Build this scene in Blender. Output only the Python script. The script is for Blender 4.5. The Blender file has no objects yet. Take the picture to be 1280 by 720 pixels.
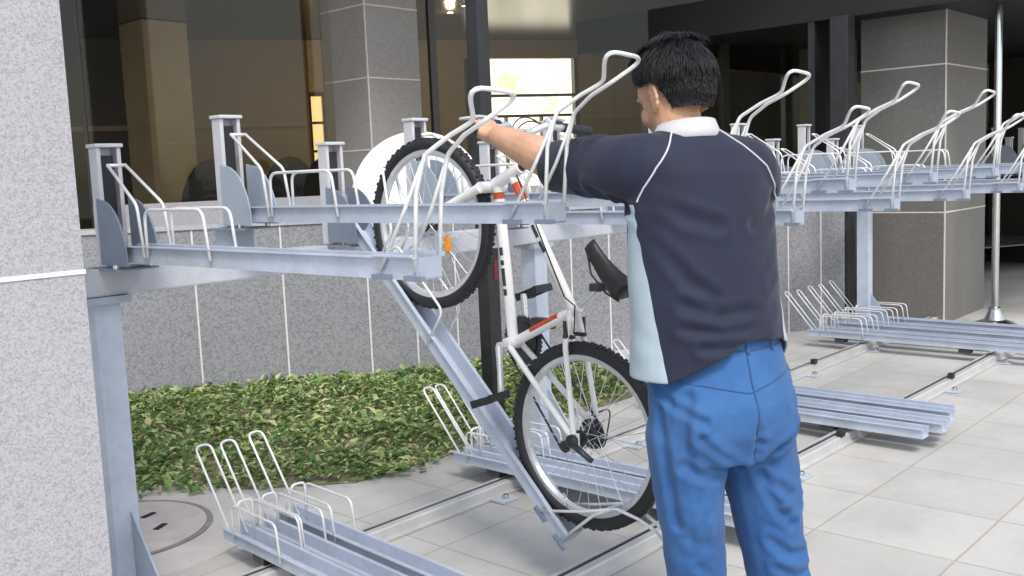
import bpy, bmesh, math, random
import numpy as np
from mathutils import Vector, Matrix, noise
from mathutils.bvhtree import BVHTree

random.seed(7)
rng = np.random.default_rng(7)
sc = bpy.context.scene
COL = sc.collection
R = math.radians
PI = math.pi

# ------------------------------------------------------------------ materials
def lin(c):
    return tuple(((x / 255) / 12.92 if x / 255 <= .04045 else ((x / 255 + .055) / 1.055) ** 2.4) for x in c) + (1,)

class NT:
    def __init__(self, name):
        self.m = bpy.data.materials.new(name)
        self.m.use_nodes = True
        self.t = self.m.node_tree
        self.b = self.t.nodes['Principled BSDF']
        self.out = self.t.nodes['Material Output']
    def n(self, kind, **kw):
        x = self.t.nodes.new(kind)
        for k, v in kw.items():
            if hasattr(x, k) and k not in ('Scale',):
                setattr(x, k, v)
            else:
                x.inputs[k].default_value = v
        return x
    def l(self, a, b):
        self.t.links.new(a, b)
    def coord(self):
        return self.n('ShaderNodeTexCoord').outputs['Object']
    def noise(self, scale, detail=4, rough=.55, vec=None):
        x = self.n('ShaderNodeTexNoise')
        x.inputs['Scale'].default_value = scale
        x.inputs['Detail'].default_value = detail
        x.inputs['Roughness'].default_value = rough
        self.l(vec if vec is not None else self.coord(), x.inputs['Vector'])
        return x
    def ramp(self, fac, stops):
        x = self.n('ShaderNodeValToRGB')
        e = x.color_ramp.elements
        while len(e) < len(stops):
            e.new(.5)
        for i, (p, c) in enumerate(stops):
            e[i].position = p
            e[i].color = c if len(c) == 4 else tuple(c) + (1,)
        self.l(fac, x.inputs['Fac'])
        return x.outputs['Color']
    def mix(self, fac, a, b, mode='MIX'):
        x = self.n('ShaderNodeMix', data_type='RGBA', blend_type=mode)
        for s, v in ((x.inputs[0], fac), (x.inputs[6], a), (x.inputs[7], b)):
            if isinstance(v, (int, float)):
                s.default_value = v
            elif isinstance(v, tuple):
                s.default_value = v if len(v) == 4 else v + (1,)
            else:
                self.l(v, s)
        return x.outputs[2]
    def math(self, op, a, b=0.0):
        x = self.n('ShaderNodeMath', operation=op)
        for s, v in ((x.inputs[0], a), (x.inputs[1], b)):
            if isinstance(v, (int, float)):
                s.default_value = v
            else:
                self.l(v, s)
        return x.outputs[0]
    def base(self, c):
        if isinstance(c, tuple):
            self.b.inputs['Base Color'].default_value = c if len(c) == 4 else c + (1,)
        else:
            self.l(c, self.b.inputs['Base Color'])
    def rough(self, r):
        if isinstance(r, (int, float)):
            self.b.inputs['Roughness'].default_value = r
        else:
            self.l(r, self.b.inputs['Roughness'])
    def bump(self, h, strength=.3, dist=.01):
        x = self.n('ShaderNodeBump')
        x.inputs['Strength'].default_value = strength
        x.inputs['Distance'].default_value = dist
        self.l(h, x.inputs['Height'])
        self.l(x.outputs[0], self.b.inputs['Normal'])
    def set(self, **kw):
        for k, v in kw.items():
            self.b.inputs[k.replace('_', ' ')].default_value = v

def painted(name, col, var=.12, rough=.45, metal=0., scale=9, dirt=None):
    t = NT(name)
    nz = t.noise(scale, 5, .6)
    a = tuple(x * (1 - var) for x in col[:3])
    b = tuple(min(1, x * (1 + var)) for x in col[:3])
    c = t.ramp(nz.outputs['Fac'], [(.3, a), (.7, b)])
    if dirt:
        n2 = t.noise(scale * 7, 3)
        c = t.mix(t.ramp(n2.outputs['Fac'], [(.62, (0, 0, 0)), (.75, (1, 1, 1))]), c, dirt)
    t.base(c)
    t.rough(t.math('ADD', t.math('MULTIPLY', nz.outputs['Fac'], .25), rough - .12))
    t.set(Metallic=metal)
    return t.m

def granite(name, dark, mid, light, scale=55, rough=.55, tint=.12):
    t = NT(name)
    co = t.coord()
    v = t.n('ShaderNodeTexVoronoi'); v.inputs['Scale'].default_value = scale; t.l(co, v.inputs['Vector'])
    sep = t.n('ShaderNodeSeparateColor'); t.l(v.outputs['Color'], sep.inputs[0])
    n1 = t.noise(scale * 1.7, 3, .7, co)
    f = t.math('ADD', t.math('MULTIPLY', sep.outputs[0], .55), t.math('MULTIPLY', n1.outputs['Fac'], .55))
    c = t.ramp(f, [(.18, dark), (.42, mid), (.7, light)])
    n2 = t.noise(1.3, 4, .6, co)
    c = t.mix(t.math('MULTIPLY', n2.outputs['Fac'], tint * 2), c, (.5, .47, .44, 1), 'MULTIPLY')
    t.base(c); t.rough(rough)
    t.bump(n1.outputs['Fac'], .12, .004)
    return t.m

M = {}
def mottled(name, col, metal=.15):
    t = NT(name)
    co = t.coord()
    n1 = t.noise(6, 5, .6, co); n2 = t.noise(38, 4, .7, co)
    v = t.n('ShaderNodeTexVoronoi'); v.inputs['Scale'].default_value = 46; t.l(co, v.inputs['Vector'])
    sp = t.n('ShaderNodeSeparateColor'); t.l(v.outputs['Color'], sp.inputs[0])
    c = t.ramp(n1.outputs['Fac'], [(.3, tuple(x * .84 for x in col)), (.7, tuple(min(1, x * 1.06) for x in col))])
    c = t.mix(t.math('MULTIPLY', sp.outputs[0], .16), c, (.62, .64, .68, 1), 'MULTIPLY')
    c = t.mix(t.ramp(n2.outputs['Fac'], [(.60, (0, 0, 0)), (.74, (.55, .55, .55))]), c, (.33, .34, .36, 1))
    t.base(c); t.rough(t.math('ADD', t.math('MULTIPLY', n2.outputs['Fac'], .35), .28)); t.set(Metallic=metal)
    t.bump(n2.outputs['Fac'], .06, .002)
    return t.m
M['steel'] = mottled('galvanised_steel', (.53, .585, .685))

M['beam'] = mottled('beam_steel', (.56, .58, .63), .1)
M['gusset'] = painted('gusset_steel', (.21, .25, .32), .1, .45, .2, 9)
M['gusset_pale'] = painted('pale_gusset_steel', (.37, .425, .50), .1, .45, .2, 9)
M['rod'] = painted('zinc_rod', (.78, .78, .77), .08, .38, .25, 30)
M['post'] = painted('post_aluminium', (.62, .61, .64), .08, .42, .25, 12)
M['black'] = painted('black_rubber', (.018, .018, .02), .3, .6, 0, 40)
M['blackmetal'] = painted('black_paint', (.02, .02, .022), .3, .35, 0, 10)
M['chrome'] = painted('chrome', (.62, .62, .61), .05, .18, 1, 20)
M['white'] = painted('white_paint', (.82, .81, .80), .05, .3, 0, 12)
M['red'] = painted('red_decal', (.5, .05, .05), .2, .35, 0, 20)
M['red'] = painted('red_orange_decal', (.55, .08, .03), .2, .35, 0, 20)
M['orange'] = painted('orange_reflector', (.95, .33, .02), .15, .2, 0, 40)
M['alu'] = painted('alloy', (.72, .73, .74), .06, .3, .7, 30)
M['darkmetal'] = painted('dark_steel', (.07, .07, .075), .3, .4, .6, 40)
M['saddle'] = painted('saddle_vinyl', (.022, .021, .022), .25, .5, 0, 30)
M['graniteW'] = granite('pale_granite', (.27, .266, .28), (.365, .36, .382), (.455, .448, .475), 230, .6, .1)
M['graniteG'] = granite('grey_granite', (.155, .158, .17), (.215, .218, .236), (.285, .288, .305), 85, .6)
M['rail'] = painted('rail_steel', (.56, .55, .54), .1, .4, .3, 9)
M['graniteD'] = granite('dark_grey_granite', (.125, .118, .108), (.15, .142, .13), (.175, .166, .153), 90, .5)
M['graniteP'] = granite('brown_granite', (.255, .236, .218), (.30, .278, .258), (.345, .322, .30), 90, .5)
M['grout'] = painted('grout', (.62, .60, .57), .08, .8, 0, 20)
M['groutp'] = painted('grout_warm', (.62, .57, .50), .1, .8, 0, 20)

def leafmat():
    t = NT('leaf')
    g = t.n('ShaderNodeNewGeometry')
    c = t.ramp(g.outputs['Random Per Island'], [(0, (.055, .12, .03)), (.3, (.13, .235, .065)), (.62, (.26, .37, .12)), (.86, (.46, .49, .22)), (1, (.54, .45, .26))])
    t.base(c); t.rough(.5)
    t.set(Subsurface_Weight=0.0)
    tr = t.n('ShaderNodeBsdfTranslucent'); t.l(c, tr.inputs[0])
    mx = t.n('ShaderNodeMixShader'); mx.inputs[0].default_value = .25
    t.l(t.b.outputs[0], mx.inputs[1]); t.l(tr.outputs[0], mx.inputs[2]); t.l(mx.outputs[0], t.out.inputs[0])
    return t.m
M['leaf'] = leafmat()
M['soil'] = painted('soil', (.22, .19, .12), .5, .9, 0, 14, (.16, .17, .08))

def paving():
    t = NT('paving')
    co = t.coord()
    mp = t.n('ShaderNodeMapping'); mp.inputs['Location'].default_value = (-.03, -.09, 0)
    t.l(co, mp.inputs[0])
    b = t.n('ShaderNodeTexBrick')
    b.offset = 0; b.squash = 1
    b.inputs['Scale'].default_value = 1
    b.inputs['Brick Width'].default_value = .5
    b.inputs['Row Height'].default_value = .53
    b.inputs['Mortar Size'].default_value = .005
    b.inputs['Mortar Smooth'].default_value = .35
    b.inputs['Bias'].default_value = .1
    b.inputs['Color1'].default_value = (.525, .508, .478, 1)
    b.inputs['Color2'].default_value = (.585, .567, .535, 1)
    b.inputs['Mortar'].default_value = (.41, .39, .355, 1)
    # slightly wobbly joints
    nw = t.noise(3, 2, .5, co)
    wob = t.n('ShaderNodeVectorMath', operation='MULTIPLY_ADD')
    t.l(nw.outputs['Color'], wob.inputs[0]); wob.inputs[1].default_value = (.012, .012, 0); t.l(mp.outputs[0], wob.inputs[2])
    t.l(wob.outputs[0], b.inputs['Vector'])
    n1 = t.noise(1.1, 6, .62, co)
    n2 = t.noise(14, 5, .65, co)
    c = t.mix(t.ramp(n1.outputs['Fac'], [(.32, (0, 0, 0)), (.68, (1, 1, 1))]), b.outputs['Color'], (.82, .84, .86, 1), 'MULTIPLY')
    c = t.mix(t.math('MULTIPLY', n2.outputs['Fac'], .45), c, (.62, .60, .57, 1), 'MULTIPLY')
    n4 = t.noise(.55, 5, .7, co)
    c = t.mix(t.math('MULTIPLY', t.ramp(n4.outputs['Fac'], [(.45, (0, 0, 0)), (.72, (1, 1, 1))]), .5), c, (.70, .71, .70, 1), 'MULTIPLY')
    n3 = t.noise(60, 2, .5, co)
    c = t.mix(t.ramp(n3.outputs['Fac'], [(.68, (0, 0, 0)), (.78, (1, 1, 1))]), c, (.30, .28, .25, 1))
    t.base(c); t.rough(.75)
    t.bump(t.math('ADD', t.math('MULTIPLY', b.outputs['Fac'], -1.0), t.math('MULTIPLY', n2.outputs['Fac'], .3)), .25, .004)
    return t.m
M['paving'] = paving()
M['slab'] = painted('manhole_concrete', (.55, .51, .475), .10, .8, 0, 5, (.44, .41, .38))
M['lid'] = painted('manhole_lid', (.55, .48, .44), .1, .75, 0, 12)
M['lidring'] = painted('manhole_ring', (.27, .235, .215), .2, .7, 0, 12)

M['brownwall'] = painted('brown_interior_wall', (.40, .29, .165), .12, .6, 0, .6)
M['darkwall'] = painted('dark_interior_wall', (.07, .065, .055), .1, .6, 0, .6)
M['palerail'] = painted('pale_rail', (.4, .33, .24), .1, .6, 0, 2)
M['intfloor'] = painted('interior_floor', (.12, .11, .10), .1, .3, 0, 2)
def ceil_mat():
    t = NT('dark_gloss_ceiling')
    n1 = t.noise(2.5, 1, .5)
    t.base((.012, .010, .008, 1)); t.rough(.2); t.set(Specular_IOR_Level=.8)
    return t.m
M['ceil'] = ceil_mat()
M['soffit'] = painted('dark_soffit', (.008, .0085, .009), .2, .5, 0, 2)
M['facade'] = painted('facade_stone', (.3, .29, .28), .1, .6, 0, 2)
M['yellowframe'] = painted('yellow_frame', (.55, .44, .16), .1, .5, 0, 5)
M['darkframe'] = painted('dark_window_frame', (.035, .033, .03), .2, .4, .2, 8)
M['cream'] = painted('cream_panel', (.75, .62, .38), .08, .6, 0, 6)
M['bluebox'] = painted('blue_dark_panel', (.20, .235, .27), .2, .4, 0, 3)

def glass(name, tint, gloss):
    m = bpy.data.materials.new(name); m.use_nodes = True
    t = m.node_tree; t.nodes.clear()
    o = t.nodes.new('ShaderNodeOutputMaterial')
    a = t.nodes.new('ShaderNodeBsdfTransparent'); a.inputs[0].default_value = tint
    g = t.nodes.new('ShaderNodeBsdfGlossy'); g.inputs['Roughness'].default_value = .03; g.inputs[0].default_value = (.8, .85, .9, 1)
    n = t.nodes.new('ShaderNodeTexNoise'); n.inputs['Scale'].default_value = .7
    tc = t.nodes.new('ShaderNodeTexCoord'); t.links.new(tc.outputs['Object'], n.inputs['Vector'])
    bp = t.nodes.new('ShaderNodeBump'); bp.inputs['Strength'].default_value = .06; bp.inputs['Distance'].default_value = .02
    t.links.new(n.outputs['Fac'], bp.inputs['Height']); t.links.new(bp.outputs[0], g.inputs['Normal'])
    mx = t.nodes.new('ShaderNodeMixShader'); mx.inputs[0].default_value = gloss
    t.links.new(a.outputs[0], mx.inputs[1]); t.links.new(g.outputs[0], mx.inputs[2]); t.links.new(mx.outputs[0], o.inputs[0])
    return m
M['glass'] = glass('tinted_glass', (.84, .81, .74, 1), .02)
M['clearglass'] = glass('clear_glass', (.95, .95, .95, 1), .06)

def emit(name, col, s):
    m = bpy.data.materials.new(name); m.use_nodes = True
    b = m.node_tree.nodes['Principled BSDF']
    b.inputs['Base Color'].default_value = col
    b.inputs['Emission Color'].default_value = col
    b.inputs['Emission Strength'].default_value = s
    return m
M['lamp'] = emit('lamp_lens', (1, .9, .7, 1), 6)

def skinmat():
    t = NT('skin')
    n1 = t.noise(18, 4, .6)
    n2 = t.noise(160, 2, .5)
    c = t.ramp(n1.outputs['Fac'], [(.3, (.50, .27, .165)), (.7, (.62, .37, .24))])
    t.base(c); t.rough(.5)
    t.set(Subsurface_Weight=.12, Subsurface_Scale=.02)
    t.b.inputs['Subsurface Radius'].default_value = (1, .4, .2)
    t.bump(n2.outputs['Fac'], .08, .002)
    return t.m
M['skin'] = skinmat()
def hairmat():
    t = NT('hair')
    g = t.n('ShaderNodeNewGeometry')
    t.base(t.ramp(g.outputs['Random Per Island'], [(0, (.006, .006, .008)), (1, (.02, .019, .023))]))
    t.rough(.55); t.set(Specular_IOR_Level=.35)
    return t.m
M['hair'] = hairmat()
def cloth(name, c0, c1, weave=700, rough=.85, panel=None, fade=None):
    t = NT(name)
    co = t.coord()
    n1 = t.noise(5, 5, .6, co)
    w = t.noise(weave, 2, .5, co)
    c = t.ramp(n1.outputs['Fac'], [(.3, c0), (.7, c1)])
    if panel:
        s = t.n('ShaderNodeSeparateXYZ'); t.l(co, s.inputs[0])
        side = t.math('ADD', s.outputs['X'], panel['off'])
        ax = t.math('ABSOLUTE', side)
        lim = t.math('ADD', t.math('MULTIPLY', s.outputs['Z'], panel['b']), panel['a'])
        mask = t.math('MULTIPLY', t.math('GREATER_THAN', ax, lim), t.math('LESS_THAN', s.outputs['Z'], panel['ztop']))
        c = t.mix(mask, c, panel['col'])
    if fade:
        n5 = t.noise(2.6, 5, .65, co); n6 = t.noise(60, 3, .6, co)
        c = t.mix(t.ramp(n5.outputs['Fac'], [(.45, (0, 0, 0)), (.75, (.26, .26, .26))]), c, fade)
        c = t.mix(t.math('MULTIPLY', n6.outputs['Fac'], .5), c, (.55, .58, .64, 1), 'MULTIPLY')
    t.base(c); t.rough(rough)
    t.set(Sheen_Weight=.1, Sheen_Roughness=.5)
    t.bump(t.math('ADD', w.outputs['Fac'], t.math('MULTIPLY', n1.outputs['Fac'], 2.)), .12, .002)
    return t.m
M['shirt'] = cloth('navy_shirt', (.004, .0065, .023), (.008, .012, .036), 500, .8,
                   dict(off=.024, a=.052, b=.09, ztop=1.36, col=(.36, .44, .50, 1)))
M['collar'] = cloth('pale_collar', (.46, .46, .48), (.56, .56, .58), 500)
M['denim'] = cloth('blue_denim', (.012, .066, .215), (.030, .125, .33), 420, .85, None, (.11, .24, .44, 1))
M['denimdark'] = cloth('dark_denim', (.014, .05, .15), (.022, .07, .18), 420, .85)
M['sole'] = painted('shoe_dark', (.03, .03, .035), .2, .6, 0, 20)
M['eye'] = painted('eye_white', (.7, .68, .65), .03, .3)

# ------------------------------------------------------------------ mesh builder
class MB:
    def __init__(self):
        self.v = []; self.f = []; self.mi = []; self.cur = 0
    def add(self, verts, faces):
        o = len(self.v)
        self.v += [tuple(p) for p in verts]
        self.f += [tuple(i + o for i in f) for f in faces]
        self.mi += [self.cur] * len(faces)
        return self
    def box(self, x0, x1, y0, y1, z0, z1, mat=None):
        vs = [(x, y, z) for x in (x0, x1) for y in (y0, y1) for z in (z0, z1)]
        if mat: vs = [tuple(mat @ Vector(p)) for p in vs]
        return self.add(vs, [(0, 1, 3, 2), (4, 6, 7, 5), (0, 4, 5, 1), (2, 3, 7, 6), (0, 2, 6, 4), (1, 5, 7, 3)])
    def prism(self, poly, lo, hi, fn):
        """poly 2-D outline; fn(a, b, h) -> 3-D"""
        n = len(poly)
        vs = [fn(a, b, lo) for a, b in poly] + [fn(a, b, hi) for a, b in poly]
        fs = [tuple(range(n))[::-1], tuple(range(n, 2 * n))] + [(i, (i + 1) % n, n + (i + 1) % n, n + i) for i in range(n)]
        return self.add(vs, fs)
    def tube(self, path, r, seg=8, cap=True, closed=False):
        P = [Vector(p) for p in path]
        n = len(P)
        rad = r if isinstance(r, (list, tuple)) else [r] * n
        T = []
        for i in range(n):
            a = P[(i - 1) % n] if (i or closed) else P[0]
            b = P[(i + 1) % n] if (i < n - 1 or closed) else P[-1]
            t = (b - a)
            T.append(t.normalized() if t.length > 1e-9 else Vector((0, 0, 1)))
        ref = Vector((0, 0, 1)) if abs(T[0].z) < .9 else Vector((1, 0, 0))
        u = (ref - T[0] * ref.dot(T[0])).normalized()
        vs = []; fs = []
        for i in range(n):
            u = (u - T[i] * u.dot(T[i])).normalized()
            w = T[i].cross(u)
            for k in range(seg):
                a = 2 * PI * k / seg
                vs.append(P[i] + (u * math.cos(a) + w * math.sin(a)) * rad[i])
        m = n if closed else n - 1
        for i in range(m):
            j = (i + 1) % n
            for k in range(seg):
                k2 = (k + 1) % seg
                fs.append((i * seg + k, i * seg + k2, j * seg + k2, j * seg + k))
        if cap and not closed:
            fs.append(tuple(range(seg))[::-1]); fs.append(tuple((n - 1) * seg + k for k in range(seg)))
        return self.add(vs, fs)
    def lathe(self, prof, seg, fn):
        """prof: (radius, height) list; fn(x, y, h) -> 3-D"""
        vs = []; fs = []
        n = len(prof)
        for r, h in prof:
            for k in range(seg):
                a = 2 * PI * k / seg
                vs.append(fn(r * math.cos(a), r * math.sin(a), h))
        for i in range(n - 1):
            for k in range(seg):
                k2 = (k + 1) % seg
                fs.append((i * seg + k, i * seg + k2, (i + 1) * seg + k2, (i + 1) * seg + k))
        fs.append(tuple(range(seg))[::-1]); fs.append(tuple((n - 1) * seg + k for k in range(seg)))
        return self.add(vs, fs)
    def ellipsoid(self, c, r, rot=None, nu=16, nv=10):
        vs = []; fs = []
        c = Vector(c)
        for j in range(nv + 1):
            ph = PI * j / nv
            for i in range(nu):
                th = 2 * PI * i / nu
                p = Vector((r[0] * math.sin(ph) * math.cos(th), r[1] * math.sin(ph) * math.sin(th), r[2] * math.cos(ph)))
                if rot is not None: p = rot @ p
                vs.append(c + p)
        for j in range(nv):
            for i in range(nu):
                i2 = (i + 1) % nu
                fs.append((j * nu + i, (j + 1) * nu + i, (j + 1) * nu + i2, j * nu + i2))
        return self.add(vs, fs)
    def build(self, name, mats, parent=None, smooth=False, loc=None, clean=True, bevel=0):
        me = bpy.data.meshes.new(name)
        me.from_pydata(self.v, [], self.f)
        for m in (mats if isinstance(mats, (list, tuple)) else [mats]):
            me.materials.append(m)
        me.polygons.foreach_set('material_index', self.mi)
        if clean:
            bm = bmesh.new(); bm.from_mesh(me)
            bmesh.ops.remove_doubles(bm, verts=bm.verts, dist=1e-6)
            if bevel:
                es = [e for e in bm.edges if len(e.link_faces) == 2 and e.calc_face_angle(0) > .9]
                bmesh.ops.bevel(bm, geom=es, offset=bevel, segments=2, affect='EDGES', profile=.6)
            bmesh.ops.recalc_face_normals(bm, faces=bm.faces)
            bm.to_mesh(me); bm.free()
        if smooth:
            me.polygons.foreach_set('use_smooth', [True] * len(me.polygons))
            if smooth == 'auto':
                me.set_sharp_from_angle(angle=R(40))
        o = bpy.data.objects.new(name, me)
        COL.objects.link(o)
        if parent: o.parent = parent
        if loc: o.location = loc
        return o

def fillet(pts, rad, n=6):
    P = [Vector(p) for p in pts]
    out = [P[0]]
    for i in range(1, len(P) - 1):
        a, b, c = P[i - 1], P[i], P[i + 1]
        d1 = (a - b); d2 = (c - b)
        ang = d1.angle(d2)
        if ang > PI - .05:
            out.append(b); continue
        t = min(rad / math.tan(ang / 2), d1.length * .45, d2.length * .45)
        s, e = b + d1.normalized() * t, b + d2.normalized() * t
        for k in range(n + 1):
            q = k / n
            out.append(s * (1 - q) ** 2 + b * 2 * q * (1 - q) + e * q * q)
    out.append(P[-1])
    return out

def tag(o, label=None, cat=None, group=None, kind=None):
    if label: o['label'] = label
    if cat: o['category'] = cat
    if group: o['group'] = group
    if kind: o['kind'] = kind
    return o

def thing(name, label, cat, loc=(0, 0, 0), group=None, rot=None):
    o = bpy.data.objects.new(name, None); COL.objects.link(o)
    o.location = loc; o.empty_display_size = .1
    if rot: o.rotation_euler = rot
    return tag(o, label, cat, group)

def dup(root, loc, label, group=None, rot=None):
    r = root.copy(); COL.objects.link(r); r.location = loc
    r['label'] = label
    if rot: r.rotation_euler = rot
    if group: r['group'] = group
    for ch in list(root.children):
        c = ch.copy(); COL.objects.link(c); c.parent = r
        for g in list(ch.children):
            e = g.copy(); COL.objects.link(e); e.parent = c
    return r

# ------------------------------------------------------------------ camera, world, light
cd = bpy.data.cameras.new('camera'); cam = bpy.data.objects.new('camera', cd); COL.objects.link(cam)
cd.sensor_width = 36; cd.lens = 36 * 1235 / 1280; cd.clip_end = 3000; cd.clip_start = .05
yaw = Vector((.737, .675, 0)).normalized(); pit, rol = R(6.7), R(2.4)
r0 = Vector((yaw.y, -yaw.x, 0)); fwd = yaw * math.cos(pit) - Vector((0, 0, 1)) * math.sin(pit)
u0 = r0.cross(fwd)
rt = r0 * math.cos(rol) - u0 * math.sin(rol)
up = rt.cross(fwd)
mw = Matrix.Identity(4)
for i in range(3):
    mw[i][0], mw[i][1], mw[i][2] = rt[i], up[i], -fwd[i]
mw.translation = (0, 0, 1.44)
cam.matrix_world = mw
sc.camera = cam

w = bpy.data.worlds.new('World'); sc.world = w; w.use_nodes = True
wt = w.node_tree
bg = wt.nodes['Background']
sky = wt.nodes.new('ShaderNodeTexSky'); sky.sky_type = 'NISHITA'; sky.sun_disc = False
SUN_EL, SUN_AZ = R(52), R(215)          # azimuth measured in the sky texture's convention
sky.sun_elevation = SUN_EL; sky.sun_rotation = SUN_AZ
sky.dust_density = 2; sky.air_density = 1.2; sky.ozone_density = 1
hs = wt.nodes.new('ShaderNodeHueSaturation'); hs.inputs['Saturation'].default_value = .58
wt.links.new(sky.outputs[0], hs.inputs['Color']); wt.links.new(hs.outputs[0], bg.inputs[0])
bg.inputs[1].default_value = .13
sd = bpy.data.lights.new('sun', 'SUN'); sd.energy = 1.4; sd.angle = R(16); sd.color = (1, .96, .9)
so = bpy.data.objects.new('sun', sd); COL.objects.link(so)
sdir = Vector((math.sin(SUN_AZ) * math.cos(SUN_EL), math.cos(SUN_AZ) * math.cos(SUN_EL), math.sin(SUN_EL)))
so.rotation_euler = sdir.to_track_quat('Z', 'Y').to_euler()
so.location = (0, 0, 20)
sc.view_settings.view_transform = 'Standard'; sc.view_settings.look = 'None'; sc.view_settings.gamma = 1
sc.view_settings.exposure = .86

# ------------------------------------------------------------------ ground
g = MB().add([(-400, -400, 0), (400, -400, 0), (400, 400, 0), (-400, 400, 0)], [(0, 1, 2, 3)]).build('ground', M['paving'])
tag(g, kind='structure')
K = Vector((4.545, 5.566)); DW = Vector((.8726, -.4884)); NW = Vector((.4884, .8726))
A0 = Vector((1.2, 8.058))
WE = K + DW * 4.09
def wp(s, dist, z=0):
    p = K + DW * s + NW * dist
    return Vector((p.x, p.y, z))
bed = [(.9, 6.2), (1.62, 4.85), (2.03, 4.39), (2.45, 4.04), (2.84, 3.66), (3.41, 3.62), (4.98, 3.58), (5.35, 3.75), (5.75, 4.6), (5.65, 4.93), (4.545, 5.55), (1.2, 8.04)]
s_ = MB(); s_.add([(x, y, .004) for x, y in bed], [tuple(range(len(bed)))]).build('soil', M['soil'])
tag(bpy.data.objects['soil'], kind='structure')

# ground cover leaves
def in_poly(px, py, poly):
    r = np.zeros(len(px), bool); n = len(poly); j = n - 1
    for i in range(n):
        xi, yi = poly[i]; xj, yj = poly[j]
        c = ((yi > py) != (yj > py)) & (px < (xj - xi) * (py - yi) / (yj - yi + 1e-12) + xi)
        r ^= c; j = i
    return r
N = 90000
px = rng.uniform(.9, 6, N); py = rng.uniform(3.5, 8.1, N)
jit = np.array([(noise.noise(Vector((x * 2.1, y * 2.1, 9))) * .16, noise.noise(Vector((x * 2.1, y * 2.1, 4))) * .22) for x, y in zip(px, py)]) + rng.normal(0, .05, (N, 2)) + np.array([0, -.03])
ok = in_poly(px + jit[:, 0], py + jit[:, 1], bed)
# stay on the near side of the wall
dwall = (px - K.x) * NW.x + (py - K.y) * NW.y
ax_ = Vector((K.x - A0.x, K.y - A0.y)).normalized(); nA = Vector((-ax_.y, ax_.x))
dwA = (px - K.x) * nA.x + (py - K.y) * nA.y
sidew = np.where(px < K.x, dwA, dwall)
ok &= sidew < -.03
px, py, sidew = px[ok], py[ok], sidew[ok]
hh = np.array([noise.noise(Vector((x * 2.3, y * 2.3, 3.1))) * .5 + noise.noise(Vector((x * 6.5, y * 6.5, 1.7))) * .5 for x, y in zip(px, py)])
dens = np.clip(.7 + hh * 1.2, .12, 1)
keep = rng.random(len(px)) < dens
px, py, sidew, hh = px[keep], py[keep], sidew[keep], hh[keep]
n = min(len(px), 34000); px, py, sidew, hh = px[:n], py[:n], sidew[:n], hh[:n]
fe = np.full(n, 9.)
for i in range(1, 8):
    ax0, ay0 = bed[i - 1]; bx0, by0 = bed[i]
    ex, ey = bx0 - ax0, by0 - ay0
    tt = np.clip(((px - ax0) * ex + (py - ay0) * ey) / (ex * ex + ey * ey), 0, 1)
    fe = np.minimum(fe, np.hypot(px - ax0 - tt * ex, py - ay0 - tt * ey))
htop = np.clip(.06 + hh * .14 + (rng.random(n) > .97) * .05, .018, .2) * np.clip(.2 + fe * 2.2, .2, 1) * np.clip(.25 + (-sidew) * .9, .25, 1)
pz = .015 + htop * rng.random(n) ** .6
L = np.clip(rng.lognormal(-3.25, .38, n), .016, .085); W_ = L * rng.uniform(.38, .6, n)
az = rng.uniform(0, 2 * PI, n); tl = rng.normal(.22, .34, n); rl = rng.normal(0, .34, n)
ca, sa, ct, st = np.cos(az), np.sin(az), np.cos(tl), np.sin(tl)
dx = np.stack([ca * ct, sa * ct, st], 1)
sx = np.stack([-sa * np.cos(rl), ca * np.cos(rl), np.sin(rl)], 1)
nn = np.cross(dx, sx)
c = np.stack([px, py, pz], 1)
v0 = c; v1 = c + dx * (L * .45)[:, None] + sx * (W_ * .5)[:, None] + nn * (L * .12)[:, None]
v2 = c + dx * L[:, None] - nn * (L * .08)[:, None]; v3 = c + dx * (L * .45)[:, None] - sx * (W_ * .5)[:, None] + nn * (L * .12)[:, None]
V = np.stack([v0, v1, v2, v3], 1).reshape(-1, 3)
V[:, 2] = np.maximum(V[:, 2], .006)
me = bpy.data.meshes.new('ground_cover_plants')
idx = np.arange(n) * 4
F = np.concatenate([np.stack([idx, idx + 1, idx + 2], 1), np.stack([idx, idx + 2, idx + 3], 1)])
me.from_pydata(V.tolist(), [], F.tolist()); me.materials.append(M['leaf'])
gc = bpy.data.objects.new('ground_cover_plants', me); COL.objects.link(gc)
tag(gc, 'low leafy green ground cover growing along the foot of the granite wall', 'ground cover', None, 'stuff')

# ------------------------------------------------------------------ planter wall, ledge, facade
wall = thing('planter_wall', 'low grey granite planter wall with pale upright joints behind the leafy bed', 'wall')
def panel_wall(mb, a, b, nrm, th, z0, z1, joints, jw=.012, proud=.003):
    d = (b - a); Lx = d.length; d = d.normalized()
    def fn(s, t, z):
        p = a + d * s + nrm * t
        return (p.x, p.y, z)
    mb.cur = 0
    mb.prism([(0, 0), (Lx, 0), (Lx, th), (0, th)], z0, z1, lambda s, t, z: fn(s, t, z))
    mb.cur = 1
    for s in joints:
        mb.prism([(s - jw / 2, -proud), (s + jw / 2, -proud), (s + jw / 2, .002), (s - jw / 2, .002)], z0, z1, lambda q, t, z: fn(q, t, z))
    mb.cur = 0
Av = Vector((1.2, 8.058)); LA = (K - Av).length
m = MB()
panel_wall(m, Av, K, nA, .2, -.2, 1.13, [LA - x for x in (.006, .6, 1.2, 1.79, 2.4, 3.0)])
panel_wall(m, K, WE, NW, .2, -.2, 1.13, [.34, .65, .955, 1.27, 1.58, 1.9, 2.21, 2.52, 2.83, 3.14, 3.53, 3.85])
m.build('wall', [M['graniteG'], M['grout']], wall)
m = MB()
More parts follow.
